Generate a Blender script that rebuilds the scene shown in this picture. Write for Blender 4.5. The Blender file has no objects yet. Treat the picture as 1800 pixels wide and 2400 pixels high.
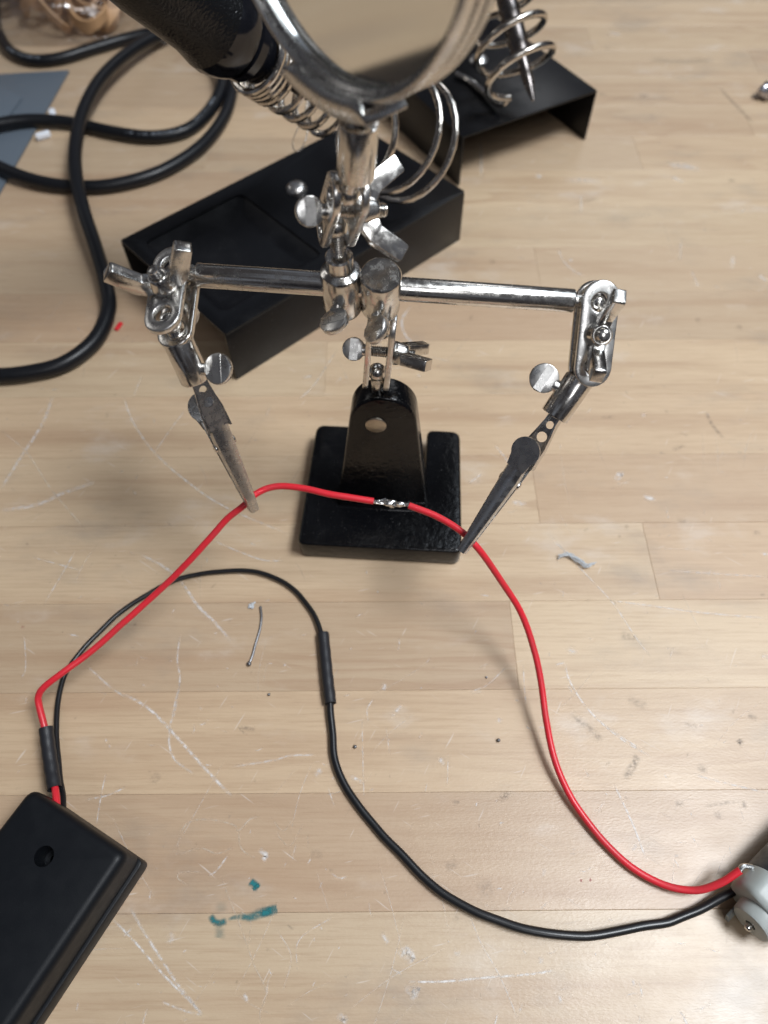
import bpy, bmesh, math, random
from mathutils import Vector as V, Matrix, noise as mnoise

random.seed(11)
S = 0.001                                   # everything below is measured in millimetres
scene = bpy.context.scene
COL = scene.collection

# ------------------------------------------------------------------ camera, world, lights, exposure
CAM_H, FPX, PITCH = 240.0, 1664.0, math.atan2(2690, 1664.0)
cam = bpy.data.cameras.new('camera')
cam.sensor_fit = 'HORIZONTAL'; cam.sensor_width = 36.0; cam.lens = FPX / 1800 * 36
cam.clip_start = 0.005; cam.clip_end = 20
cam.dof.use_dof = True; cam.dof.focus_distance = 0.205; cam.dof.aperture_fstop = 14.0
camo = bpy.data.objects.new('camera', cam); COL.objects.link(camo)
camo.location = (0, 0, CAM_H * S); camo.rotation_euler = (math.pi / 2 - PITCH, 0, 0)
scene.camera = camo

world = bpy.data.worlds.new('World'); scene.world = world; world.use_nodes = True
bg = world.node_tree.nodes['Background']
bg.inputs[1].default_value = 1.0
_wt = world.node_tree                        # dim indoor surroundings: an even mottle of dark and mid tones
_wn = _wt.nodes.new('ShaderNodeTexNoise'); _wn.inputs['Scale'].default_value = 2.2; _wn.inputs['Detail'].default_value = 3.0
_wc = _wt.nodes.new('ShaderNodeTexCoord'); _wt.links.new(_wc.outputs['Generated'], _wn.inputs['Vector'])
_wr = _wt.nodes.new('ShaderNodeValToRGB'); _wt.links.new(_wn.outputs['Fac'], _wr.inputs[0])
for _p, _c in ((0.36, (0.012, 0.012, 0.016, 1)), (0.52, (0.065, 0.060, 0.062, 1)), (0.66, (0.20, 0.22, 0.26, 1))):
    _e = _wr.color_ramp.elements.new(_p); _e.color = _c
_wr.color_ramp.elements.remove(_wr.color_ramp.elements[0]); _wr.color_ramp.elements.remove(_wr.color_ramp.elements[-1])
_wt.links.new(_wr.outputs[0], bg.inputs[0])

def panel(name, loc, size, watts, col, target=(0, 0.15, 0)):
    l = bpy.data.lights.new(name, 'AREA'); l.shape = 'RECTANGLE'; l.size, l.size_y = size
    l.energy = watts; l.color = col
    o = bpy.data.objects.new(name, l); COL.objects.link(o); o.location = loc
    o.rotation_euler = (0, 0, 0)            # ceiling panels face straight down
    return o
panel('ceiling_panel', (0.61, -0.03, 1.30), (0.38, 0.46), 26, (0.93, 0.965, 1.0))
panel('ceiling_panel', (0.92, 0.50, 1.50), (0.60, 1.20), 14, (0.82, 0.91, 1.0))
panel('ceiling_panel', (-2.3, 1.5, 1.75), (0.62, 1.25), 5, (1.0, 0.97, 0.92))
panel('ceiling_panel', (0.35, -1.55, 1.75), (0.62, 1.25), 12, (0.97, 0.98, 1.0))
panel('ceiling_panel', (1.0, 2.6, 1.75), (0.62, 1.25), 7, (0.97, 0.98, 1.0))

scene.view_settings.view_transform = 'Standard'; scene.view_settings.look = 'None'
scene.view_settings.exposure = -0.27; scene.view_settings.gamma = 1.0
scene.render.engine = 'CYCLES'
scene.cycles.use_denoising = True
scene.cycles.max_bounces = 12; scene.cycles.transmission_bounces = 10; scene.cycles.transparent_max_bounces = 16
scene.cycles.glossy_bounces = 6; scene.cycles.blur_glossy = 0.3

# ------------------------------------------------------------------ measuring helpers (bench plane z = 0, mm)
cP, sP = math.cos(PITCH), math.sin(PITCH)
def ray(u, v):
    a = (u - 900) / FPX; b = (v - 1200) / FPX
    return V((a, cP - b * sP, -sP - b * cP))
def PZ(u, v, z):
    r = ray(u, v); t = (z - CAM_H) / r.z
    return V((t * r.x, t * r.y, z))
def PY(u, v, y):
    r = ray(u, v); t = y / r.y
    return V((t * r.x, y, CAM_H + t * r.z))
K = 1800 / 1659.0
def DZ(u, v, z=0): return PZ(u * K, v * K, z)
X = V((1, 0, 0)); Y = V((0, 1, 0)); Z = V((0, 0, 1))
def towards(p): return (V((0, 0, CAM_H)) - p).normalized()
def perp(a, ref):
    r = ref - a * ref.dot(a)
    return r.normalized()
def anyperp(a): return perp(a, Z if abs(a.z) < 0.9 else X)

# ------------------------------------------------------------------ materials
def nodes(name):
    m = bpy.data.materials.new(name); m.use_nodes = True
    nt = m.node_tree
    return m, nt, nt.nodes['Principled BSDF']
def nd(nt, typ, **kw):
    n = nt.nodes.new(typ)
    for k, v in kw.items():
        if k.startswith('i_'): n.inputs[k[2:]].default_value = v
        elif k[0] == 'n' and k[1:].isdigit(): n.inputs[int(k[1:])].default_value = v
        else: setattr(n, k, v)
    return n
def mth(nt, op, a, b=None, c=None, clamp=False):
    n = nt.nodes.new('ShaderNodeMath'); n.operation = op; n.use_clamp = clamp
    for i, q in enumerate((a, b, c)):
        if q is None: continue
        if isinstance(q, (int, float)): n.inputs[i].default_value = q
        else: nt.links.new(q, n.inputs[i])
    return n.outputs[0]
def mixc(nt, fac, a, b):
    n = nt.nodes.new('ShaderNodeMix'); n.data_type = 'RGBA'
    for i, q in ((0, fac), (6, a), (7, b)):
        if isinstance(q, (int, float)): n.inputs[i].default_value = q
        elif isinstance(q, tuple): n.inputs[i].default_value = (*q, 1) if len(q) == 3 else q
        else: nt.links.new(q, n.inputs[i])
    return n.outputs[2]
def ramp(nt, fac, p0, p1, c0=(0, 0, 0, 1), c1=(1, 1, 1, 1)):
    n = nt.nodes.new('ShaderNodeMapRange'); n.clamp = True; n.interpolation_type = 'SMOOTHSTEP'
    nt.links.new(fac, n.inputs[0]); n.inputs[1].default_value = p0; n.inputs[2].default_value = p1
    return n.outputs[0]
def noise(nt, vec, scale, detail=3, rough=0.5, dist=0.0):
    n = nt.nodes.new('ShaderNodeTexNoise'); n.inputs['Scale'].default_value = scale
    n.inputs['Detail'].default_value = detail; n.inputs['Roughness'].default_value = rough
    n.inputs['Distortion'].default_value = dist
    if vec is not None: nt.links.new(vec, n.inputs['Vector'])
    return n.outputs['Fac']
def mapping(nt, vec, scale, loc=(0, 0, 0), rot=(0, 0, 0)):
    if rot[2]:
        pre = nt.nodes.new('ShaderNodeVectorRotate'); pre.rotation_type = 'Z_AXIS'; pre.inputs['Angle'].default_value = rot[2]
        nt.links.new(vec, pre.inputs['Vector']); vec = pre.outputs[0]; rot = (0, 0, 0)
    n = nt.nodes.new('ShaderNodeMapping'); n.inputs['Scale'].default_value = scale
    n.inputs['Location'].default_value = loc; n.inputs['Rotation'].default_value = rot
    nt.links.new(vec, n.inputs['Vector']); return n.outputs[0]
def bump(nt, bsdf, height, strength, dist_mm, prev=None):
    n = nt.nodes.new('ShaderNodeBump'); n.inputs['Strength'].default_value = strength
    n.inputs['Distance'].default_value = dist_mm * S
    nt.links.new(height, n.inputs['Height'])
    if prev is not None: nt.links.new(prev, n.inputs['Normal'])
    nt.links.new(n.outputs[0], bsdf.inputs['Normal']); return n.outputs[0]

def simple(name, col, rough=0.4, metal=0.0, bump_scale=None, bump_mm=0.05, bstr=0.3, coat=0.0, rvar=0.0, spec=0.5, cvar=0.0):
    m, nt, b = nodes(name)
    b.inputs['Base Color'].default_value = (*col, 1); b.inputs['Roughness'].default_value = rough
    b.inputs['Metallic'].default_value = metal; b.inputs['Coat Weight'].default_value = coat
    b.inputs['Specular IOR Level'].default_value = spec
    geo = nd(nt, 'ShaderNodeNewGeometry')
    if bump_scale:
        bump(nt, b, noise(nt, geo.outputs['Position'], bump_scale, 2), bstr, bump_mm)
    if cvar:
        g = ramp(nt, noise(nt, geo.outputs['Position'], 95, 6, 0.7), 0.42, 0.74)
        nt.links.new(mixc(nt, mth(nt, 'MULTIPLY', g, cvar), col, tuple(c * .55 + .035 for c in col)), b.inputs['Base Color'])
    if rvar:
        f = noise(nt, geo.outputs['Position'], 260, 4, 0.6)
        nt.links.new(mth(nt, 'ADD', mth(nt, 'MULTIPLY', mth(nt, 'SUBTRACT', f, 0.5), rvar * 2), rough, clamp=True), b.inputs['Roughness'])
    return m

def make_wood():
    m, nt, b = nodes('maple_butcher_block')
    tc = nd(nt, 'ShaderNodeTexCoord'); oi = nd(nt, 'ShaderNodeObjectInfo'); geo = nd(nt, 'ShaderNodeNewGeometry')
    rnd = oi.outputs['Random']; wpos = geo.outputs['Position']
    off = nd(nt, 'ShaderNodeCombineXYZ')
    nt.links.new(mth(nt, 'MULTIPLY', rnd, 37.0), off.inputs[0]); nt.links.new(mth(nt, 'MULTIPLY', rnd, 91.0), off.inputs[1])
    nt.links.new(mth(nt, 'MULTIPLY', rnd, 53.0), off.inputs[2])
    va = nd(nt, 'ShaderNodeVectorMath', operation='ADD')
    nt.links.new(tc.outputs['Object'], va.inputs[0]); nt.links.new(off.outputs[0], va.inputs[1])
    p = va.outputs[0]
    # broad growth figure: contour lines of a stretched field
    field = noise(nt, mapping(nt, p, (6.0, 38.0, 10.0)), 1.0, 2.0, 0.45, 0.3)
    rings = mth(nt, 'FRACT', mth(nt, 'MULTIPLY', field, 9.0))
    line = mth(nt, 'MULTIPLY', ramp(nt, rings, 0.25, 0.93), mth(nt, 'SUBTRACT', 1.0, ramp(nt, rings, 0.93, 1.0)))
    figure = noise(nt, mapping(nt, p, (5.0, 95.0, 40.0)), 1.0, 3, 0.55)
    fibre = noise(nt, mapping(nt, p, (45.0, 1300.0, 300.0)), 1.0, 3, 0.7)
    pore = ramp(nt, noise(nt, mapping(nt, p, (130.0, 1500.0, 900.0)), 1.0, 2, 0.5), 0.58, 0.74)
    amount = ramp(nt, noise(nt, mapping(nt, p, (3.0, 9.0, 5.0)), 1.0, 1), 0.48, 0.66)
    lightc, darkc, warm = (0.605, 0.46, 0.305), (0.35, 0.218, 0.133), (0.505, 0.348, 0.222)
    tone = mth(nt, 'FRACT', mth(nt, 'MULTIPLY', rnd, 7.31))
    col = mixc(nt, mth(nt, 'MULTIPLY', tone, 1.0), lightc, warm)
    tone2 = mth(nt, 'FRACT', mth(nt, 'MULTIPLY', rnd, 23.7))
    col = mixc(nt, mth(nt, 'MULTIPLY', tone2, 0.45), col, (0.49, 0.40, 0.27))
    tone3 = mth(nt, 'FRACT', mth(nt, 'MULTIPLY', rnd, 57.9))
    col = mixc(nt, mth(nt, 'MULTIPLY', tone3, 0.52), col, (0.40, 0.285, 0.195))
    col = mixc(nt, mth(nt, 'MULTIPLY', ramp(nt, figure, 0.45, 0.74), 0.46), col, darkc)
    col = mixc(nt, mth(nt, 'MULTIPLY', mth(nt, 'MULTIPLY', line, amount), 0.38), col, darkc)
    col = mixc(nt, mth(nt, 'MULTIPLY', ramp(nt, fibre, 0.42, 0.72), 0.34), col, (0.33, 0.205, 0.12))
    col = mixc(nt, mth(nt, 'MULTIPLY', pore, 0.14), col, (0.25, 0.15, 0.09))
    # handling dirt and grey smudges worn into the finish (world space so that they cross the joints)
    dirt = ramp(nt, noise(nt, mapping(nt, wpos, (14, 26, 10)), 1.0, 6, 0.62), 0.52, 0.76)
    col = mixc(nt, mth(nt, 'MULTIPLY', dirt, 0.46), col, (0.22, 0.19, 0.165))
    spot = ramp(nt, noise(nt, mapping(nt, wpos, (150, 210, 100), (3, 1, 0)), 1.0, 4, 0.6), 0.69, 0.76)
    col = mixc(nt, mth(nt, 'MULTIPLY', spot, 0.45), col, (0.15, 0.13, 0.12))
    pale = ramp(nt, noise(nt, mapping(nt, wpos, (22, 40, 10), (5, 7, 0)), 1.0, 5, 0.6), 0.56, 0.76)
    col = mixc(nt, mth(nt, 'MULTIPLY', pale, 0.36), col, (0.66, 0.60, 0.54))
    # fine white nicks and hairline scuffs in the varnish
    nick = None
    for k, (ang, sc) in enumerate((((0.5), (900, 70, 1)), ((-1.0), (1000, 60, 1)), ((1.35), (1100, 80, 1)))):
        q = ramp(nt, noise(nt, mapping(nt, wpos, sc, (k * 3.1, k, 0), (0, 0, ang)), 1.0, 1, 0.4), 0.735, 0.81)
        nick = q if nick is None else mth(nt, 'MAXIMUM', nick, q)
    col = mixc(nt, mth(nt, 'MULTIPLY', nick, 0.28), col, (0.78, 0.74, 0.70))
    nt.links.new(col, b.inputs['Base Color'])
    rr = mth(nt, 'ADD', 0.275, mth(nt, 'MULTIPLY', noise(nt, mapping(nt, wpos, (40, 55, 10)), 1.0, 4, 0.6), 0.20))
    nt.links.new(mth(nt, 'ADD', rr, mth(nt, 'MULTIPLY', nick, 0.2)), b.inputs['Roughness'])
    b.inputs['Specular IOR Level'].default_value = 0.56
    n1 = bump(nt, b, noise(nt, mapping(nt, wpos, (750, 1900, 1000)), 1.0, 2, 0.6), 0.62, 0.085)
    n2 = bump(nt, b, fibre, 0.22, 0.05, n1)
    bump(nt, b, noise(nt, mapping(nt, wpos, (120, 190, 100)), 1.0, 3, 0.5), 0.16, 0.25, n2)
    return m

def make_nickel(name, col=(0.66, 0.64, 0.61), rough=0.17, pit=0.22):
    m, nt, b = nodes(name)
    geo = nd(nt, 'ShaderNodeNewGeometry'); p = geo.outputs['Position']
    b.inputs['Metallic'].default_value = 1.0
    sm = ramp(nt, noise(nt, p, 420, 5, 0.65), 0.42, 0.70)
    nt.links.new(mixc(nt, mth(nt, 'MULTIPLY', sm, 0.35), col, tuple(c * 0.62 for c in col)), b.inputs['Base Color'])
    nt.links.new(mth(nt, 'ADD', rough, mth(nt, 'MULTIPLY', sm, 0.15)), b.inputs['Roughness'])
    n1 = bump(nt, b, noise(nt, p, 2200, 3, 0.6), pit, 0.03)
    bump(nt, b, noise(nt, p, 330, 2, 0.5), 0.25, 0.12, n1)
    return m

def make_paint(name, col, rough, cast, coat=0.3):
    m, nt, b = nodes(name)
    geo = nd(nt, 'ShaderNodeNewGeometry'); p = geo.outputs['Position']
    dust = ramp(nt, noise(nt, p, 1500, 2, 0.5), 0.70, 0.76)
    film = ramp(nt, noise(nt, p, 60, 5, 0.6), 0.45, 0.75)
    c = mixc(nt, mth(nt, 'MULTIPLY', film, 0.25), col, tuple(q * 1.7 + 0.004 for q in col))
    nt.links.new(mixc(nt, mth(nt, 'MULTIPLY', dust, 0.18), c, (0.35, 0.34, 0.33)), b.inputs['Base Color'])
    nt.links.new(mth(nt, 'ADD', rough, mth(nt, 'MULTIPLY', film, 0.14)), b.inputs['Roughness'])
    b.inputs['Coat Weight'].default_value = coat; b.inputs['Coat Roughness'].default_value = 0.12; b.inputs['Specular IOR Level'].default_value = 0.28
    n1 = bump(nt, b, noise(nt, p, 420, 3, 0.55), 0.30 * cast, 0.35)
    bump(nt, b, noise(nt, p, 1500, 2), 0.15 * cast, 0.06, n1)
    return m

def make_mark(name, col, gain, rough=0.5, nscale=500, lo=0.34, hi=0.66):
    """worn marks that lie in the finish; opacity from the mark's own shape (UV across, attribute along)"""
    m, nt, b = nodes(name)
    uv = nd(nt, 'ShaderNodeUVMap'); sep = nd(nt, 'ShaderNodeSeparateXYZ'); nt.links.new(uv.outputs[0], sep.inputs[0])
    at = nd(nt, 'ShaderNodeAttribute', attribute_name='strength')
    geo = nd(nt, 'ShaderNodeNewGeometry')
    edge = ramp(nt, mth(nt, 'SUBTRACT', 1.0, mth(nt, 'ABSOLUTE', mth(nt, 'SUBTRACT', mth(nt, 'MULTIPLY', sep.outputs[1], 2.0), 1.0))), 0.0, 0.9)
    brk = ramp(nt, noise(nt, geo.outputs['Position'], nscale, 5, 0.7), lo, hi)
    a = mth(nt, 'MULTIPLY', mth(nt, 'MULTIPLY', edge, brk), mth(nt, 'MULTIPLY', at.outputs['Fac'], gain), clamp=True)
    nt.links.new(a, b.inputs['Alpha'])
    b.inputs['Base Color'].default_value = (*col, 1); b.inputs['Roughness'].default_value = rough
    return m

def make_glass(name, tint=(0.99, 0.995, 0.97), rough=0.0, ior=1.49):
    m, nt, b = nodes(name)
    b.inputs['Base Color'].default_value = (*tint, 1); b.inputs['Roughness'].default_value = rough
    b.inputs['Transmission Weight'].default_value = 1.0; b.inputs['IOR'].default_value = ior
    return m
def make_film(name):
    m = bpy.data.materials.new(name); m.use_nodes = True; nt = m.node_tree
    nt.nodes.clear()
    out = nd(nt, 'ShaderNodeOutputMaterial'); tr = nd(nt, 'ShaderNodeBsdfTransparent'); gl = nd(nt, 'ShaderNodeBsdfGlossy')
    df = nd(nt, 'ShaderNodeBsdfTranslucent'); df.inputs[0].default_value = (0.85, 0.85, 0.87, 1)
    gl.inputs['Roughness'].default_value = 0.12; tr.inputs[0].default_value = (0.97, 0.97, 0.97, 1)
    mx = nd(nt, 'ShaderNodeMixShader', n0=0.16); mx2 = nd(nt, 'ShaderNodeMixShader', n0=0.16)
    nt.links.new(tr.outputs[0], mx.inputs[1]); nt.links.new(gl.outputs[0], mx.inputs[2])
    nt.links.new(mx.outputs[0], mx2.inputs[1]); nt.links.new(df.outputs[0], mx2.inputs[2])
    nt.links.new(mx2.outputs[0], out.inputs[0])
    geo = nd(nt, 'ShaderNodeNewGeometry'); bp = nd(nt, 'ShaderNodeBump'); bp.inputs['Strength'].default_value = 0.8
    bp.inputs['Distance'].default_value = 0.002
    nt.links.new(noise(nt, geo.outputs['Position'], 70, 3), bp.inputs['Height']); nt.links.new(bp.outputs[0], gl.inputs['Normal'])
    return m

M = {}
M['wood'] = make_wood()
M['under'] = simple('bench_underside', (0.12, 0.075, 0.045), 0.7)
M['nickel'] = make_nickel('nickel_plate')
M['rim'] = make_nickel('dull_rim_plate', (0.60, 0.59, 0.575), 0.24, 0.4)
M['nickel_soft'] = make_nickel('brushed_nickel_plate', (0.70, 0.69, 0.67), 0.27, 0.55)
M['steel_dark'] = make_nickel('dark_plated_steel', (0.54, 0.54, 0.545), 0.25, 0.5)
M['spring'] = make_nickel('spring_wire', (0.62, 0.58, 0.53), 0.15, 0.3)
M['iron_barrel'] = make_nickel('heat_darkened_steel', (0.17, 0.155, 0.15), 0.26, 0.4)
M['cast'] = make_paint('black_cast_enamel', (0.0025, 0.0027, 0.0035), 0.19, 2.8, 0.15)
M['sheet_black'] = make_paint('black_powder_coat', (0.004, 0.0043, 0.0055), 0.30, 0.25, 0.0)
M['case'] = simple('black_abs_plastic', (0.005, 0.006, 0.008), 0.46, bump_scale=2600, bump_mm=0.06, bstr=0.4, rvar=0.12, spec=0.22)
M['handle'] = simple('textured_black_grip', (0.005, 0.0052, 0.006), 0.25, bump_scale=1050, bump_mm=0.40, bstr=0.7, spec=0.34)
M['handle_gloss'] = simple('gloss_black_plastic', (0.006, 0.0065, 0.009), 0.12, bump_scale=120, bump_mm=0.1, bstr=0.1)
M['grey_band'] = simple('grey_print_band', (0.16, 0.165, 0.17), 0.4)
M['rubber'] = simple('black_cord_rubber', (0.007, 0.0075, 0.0095), 0.36, bump_scale=300, bump_mm=0.15, bstr=0.15, rvar=0.08, spec=0.32)
M['red'] = simple('red_wire_insulation', (0.66, 0.022, 0.036), 0.36, bump_scale=260, bump_mm=0.12, bstr=0.2, rvar=0.10, cvar=0.5)
M['blackwire'] = simple('black_wire_insulation', (0.008, 0.0085, 0.010), 0.33, bump_scale=300, bump_mm=0.1, bstr=0.15)
M['shrink'] = simple('heat_shrink_sleeve', (0.013, 0.0135, 0.017), 0.5, bump_scale=1400, bump_mm=0.06, bstr=0.4)
M['solder'] = make_nickel('solder_tin', (0.80, 0.80, 0.80), 0.20, 0.7)
M['solder_dull'] = make_nickel('dull_solder', (0.22, 0.22, 0.23), 0.36, 0.5)
M['brass_worn'] = make_nickel('ground_steel_plug', (0.50, 0.445, 0.365), 0.38, 1.6)
M['lens'] = make_glass('magnifier_glass', (0.97, 0.975, 0.94), 0.055)
M['nylon'] = None
def make_nylon():
    m, nt, b = nodes('white_nylon')
    b.inputs['Base Color'].default_value = (0.36, 0.385, 0.37, 1); b.inputs['Roughness'].default_value = 0.42
    b.inputs['Subsurface Weight'].default_value = 0.25; b.inputs['Subsurface Radius'].default_value = (0.003, 0.003, 0.003)
    geo = nd(nt, 'ShaderNodeNewGeometry'); bump(nt, b, noise(nt, geo.outputs['Position'], 300, 3), 0.2, 0.1)
    return m
M['nylon'] = make_nylon()
M['can'] = make_nickel('motor_can_steel', (0.14, 0.16, 0.19), 0.42, 0.3)
M['card'] = simple('blue_grey_plastic_sheet', (0.105, 0.128, 0.155), 0.38, bump_scale=90, bump_mm=0.5, bstr=0.2)
M['white'] = simple('white_plastic', (0.75, 0.77, 0.82), 0.5, bump_scale=500)
M['band'] = simple('tan_rubber', (0.50, 0.30, 0.155), 0.5, bump_scale=400, bump_mm=0.2)
M['film'] = make_film('clear_polythene')
M['filament'] = make_glass('clear_filament', (0.95, 0.95, 0.95), 0.15)
M['lint'] = simple('grey_fibre_scrap', (0.48, 0.50, 0.52), 0.6, bump_scale=1500, bump_mm=0.3)
M['foil'] = make_nickel('crumpled_foil', (0.52, 0.51, 0.55), 0.32, 0.5)
M['redscrap'] = simple('red_scrap', (0.62, 0.02, 0.03), 0.5)
M['scratch'] = make_mark('varnish_scratch', (0.83, 0.80, 0.77), 0.85)
M['flux'] = make_mark('dried_flux_edge', (0.66, 0.55, 0.43), 0.75)
M['smudge'] = make_mark('grey_smudge', (0.15, 0.13, 0.115), 0.42, nscale=750)
M['teal'] = make_mark('teal_marker_ink', (0.0, 0.15, 0.165), 0.85, nscale=420, lo=0.22, hi=0.60)
M['redink'] = make_mark('red_ink_dot', (0.35, 0.02, 0.03), 1.0)
M['print'] = make_mark('pale_cord_print', (0.42, 0.46, 0.52), 0.8, nscale=900)

# ------------------------------------------------------------------ mesh collecting
class MB:
    def __init__(s): s.v = []; s.f = []; s.uv = []; s.st = []
    def add(s, vs, fs):
        o = len(s.v); s.v += [V(q) for q in vs]; s.f += [tuple(i + o for i in f) for f in fs]; return s
    def lathe(s, o, axis, prof, seg=40, u=None, capped=True):
        a = axis.normalized(); u = perp(a, u) if u is not None else anyperp(a); w = a.cross(u)
        vs, fs, rings = [], [], []
        for t, r in prof:
            if r <= 1e-6: rings.append([len(vs)]); vs.append(o + a * t)
            else:
                rings.append(list(range(len(vs), len(vs) + seg)))
                vs += [o + a * t + (u * math.cos(k * 2 * math.pi / seg) + w * math.sin(k * 2 * math.pi / seg)) * r for k in range(seg)]
        for A, B in zip(rings, rings[1:]):
            for k in range(seg):
                k2 = (k + 1) % seg
                if len(A) == 1 and len(B) == 1: continue
                if len(A) == 1: fs.append((A[0], B[k2], B[k]))
                elif len(B) == 1: fs.append((A[k], A[k2], B[0]))
                else: fs.append((A[k], A[k2], B[k2], B[k]))
        if capped:
            if len(rings[0]) > 1: fs.append(tuple(reversed(rings[0])))
            if len(rings[-1]) > 1: fs.append(tuple(rings[-1]))
        return s.add(vs, fs)
    def cyl(s, p0, p1, r, seg=40, ch=0.0, r1=None):
        L = (p1 - p0).length; r1 = r if r1 is None else r1
        pr = [(0, r), (L, r1)] if not ch else [(0, r - ch), (ch * .4, r - ch * .3), (ch, r), (L - ch, r1), (L - ch * .4, r1 - ch * .3), (L, r1 - ch)]
        return s.lathe(p0, p1 - p0, pr, seg)
    def ball(s, c, r, seg=28, rings=14, axis=Z):
        return s.lathe(c, axis, [(-r * math.cos(math.pi * i / rings), r * math.sin(math.pi * i / rings) if 0 < i < rings else 0) for i in range(rings + 1)], seg)
    def tube(s, pts, r, seg=12, caps=True):
        n = len(pts); rad = r if isinstance(r, (list, tuple)) else [r] * n
        tang = [((pts[min(i + 1, n - 1)] - pts[max(i - 1, 0)]).normalized()) for i in range(n)]
        u = anyperp(tang[0]); vs, fs = [], []
        for i in range(n):
            u = perp(tang[i], u); w = tang[i].cross(u)
            vs += [pts[i] + (u * math.cos(2 * math.pi * k / seg) + w * math.sin(2 * math.pi * k / seg)) * rad[i] for k in range(seg)]
        for i in range(n - 1):
            for k in range(seg):
                a, b = i * seg + k, i * seg + (k + 1) % seg
                fs.append((a, b, b + seg, a + seg))
        if caps: fs += [tuple(reversed(range(seg))), tuple(range((n - 1) * seg, n * seg))]
        return s.add(vs, fs)
    def hollow(s, p0, p1, r, ri, seg=32, ch=0.25):
        L = (p1 - p0).length
        pr = [(ch, r), (L - ch, r), (L - ch * .3, r - ch * .3), (L, r - ch), (L, ri), (0, ri), (0, r - ch), (ch * .3, r - ch * .3), (ch, r)]
        return s.lathe(p0, p1 - p0, pr, seg, capped=False)
    def loft(s, loops, close=True, caps=True):
        n = len(loops[0]); vs = [q for L in loops for q in L]; fs = []
        for i in range(len(loops) - 1):
            for k in range(n if close else n - 1):
                a, b = i * n + k, i * n + (k + 1) % n
                fs.append((a, b, b + n, a + n))
        if caps: fs += [tuple(reversed(range(n))), tuple(range((len(loops) - 1) * n, len(loops) * n))]
        return s.add(vs, fs)
    def prism(s, outline, o, u, v, n, t0, t1, holes=()):
        bm = bmesh.new(); edges = []
        for loop in [outline] + list(holes):
            bv = [bm.verts.new((p[0], p[1], 0)) for p in loop]
            edges += [bm.edges.new((bv[i], bv[(i + 1) % len(bv)])) for i in range(len(bv))]
        if holes: bmesh.ops.triangle_fill(bm, use_beauty=True, use_dissolve=False, edges=edges)
        else: bm.faces.new(bm.verts)
        bmesh.ops.recalc_face_normals(bm, faces=bm.faces)
        r = bmesh.ops.extrude_face_region(bm, geom=list(bm.faces))
        for q in r['geom']:
            if isinstance(q, bmesh.types.BMVert): q.co.z = 1
        bm.verts.index_update()
        vs = [o + u * q.co.x + v * q.co.y + n * (t1 if q.co.z > .5 else t0) for q in bm.verts]
        fs = [tuple(x.index for x in f.verts) for f in bm.faces]
        bm.free(); return s.add(vs, fs)
    def box(s, o, u, v, n, a, b, c):
        vs = [o + u * i + v * j + n * k for k in c for j in b for i in a]
        return s.add(vs, [(0, 2, 3, 1), (4, 5, 7, 6), (0, 1, 5, 4), (2, 6, 7, 3), (0, 4, 6, 2), (1, 3, 7, 5)])
    def ribbon(s, pts, w, strength, zoff=0.05):
        """flat mark on the bench top with UV across and a strength that fades at both ends"""
        n = len(pts); vs, fs, o = [], [], len(s.v)
        for i in range(n):
            t = (pts[min(i + 1, n - 1)] - pts[max(i - 1, 0)]); t.z = 0; t = t.normalized(); q = V((-t.y, t.x, 0))
            ww = (w[i] if isinstance(w, list) else w) * 0.5
            vs += [V((pts[i].x, pts[i].y, zoff)) + q * ww, V((pts[i].x, pts[i].y, zoff)) - q * ww]
            e = min(1, i / max(1, n * .12), (n - 1 - i) / max(1, n * .12)) if n > 9 else math.sin(math.pi * i / (n - 1)) ** .7
            s.uv += [(i / (n - 1), 1), (i / (n - 1), 0)]; s.st += [strength * e] * 2
        for i in range(n - 1): fs.append((2 * i, 2 * i + 1, 2 * i + 3, 2 * i + 2))
        return s.add(vs, fs)
    def build(s, name, mat, parent=None, bevel=0.0, seg=2, angle=35, smooth=True, origin=None, merge=True):
        if origin is None: origin = ORG[parent] if parent is not None else V((0, 0, 0))
        me = bpy.data.meshes.new(name)
        me.from_pydata([(q - origin) * S for q in s.v], [], s.f)
        if s.uv:
            ul = me.uv_layers.new(name='UVMap')
            for lp in me.loops: ul.data[lp.index].uv = s.uv[lp.vertex_index]
            at = me.attributes.new('strength', 'FLOAT', 'POINT')
            for i, q in enumerate(s.st): at.data[i].value = q
        else:
            bm = bmesh.new(); bm.from_mesh(me)
            if merge: bmesh.ops.remove_doubles(bm, verts=bm.verts, dist=1e-7)
            bmesh.ops.recalc_face_normals(bm, faces=bm.faces)
            if bevel:
                es = [e for e in bm.edges if len(e.link_faces) == 2 and e.calc_face_angle(0) > math.radians(angle)]
                bmesh.ops.bevel(bm, geom=es, offset=bevel * S, segments=seg, affect='EDGES', profile=0.5, clamp_overlap=True)
            bm.to_mesh(me); bm.free()
        me.materials.append(M[mat] if isinstance(mat, str) else mat)
        if smooth:
            me.polygons.foreach_set('use_smooth', [True] * len(me.polygons))
            me.set_sharp_from_angle(angle=math.radians(angle))
        ob = bpy.data.objects.new(name, me); COL.objects.link(ob)
        ORG[ob] = origin
        if parent is not None: ob.parent = parent
        else: ob.location = origin * S
        return ob
ORG = {}
def tag(o, label, cat=None, group=None, kind=None):
    if label: o['label'] = label
    if cat: o['category'] = cat
    if group: o['group'] = group
    if kind: o['kind'] = kind
    return o
def thing(name, loc, label, cat, group=None):
    o = bpy.data.objects.new(name, None); COL.objects.link(o); o.location = loc * S; o.empty_display_size = 0.01
    ORG[o] = V(loc); return tag(o, label, cat, group)
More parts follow.
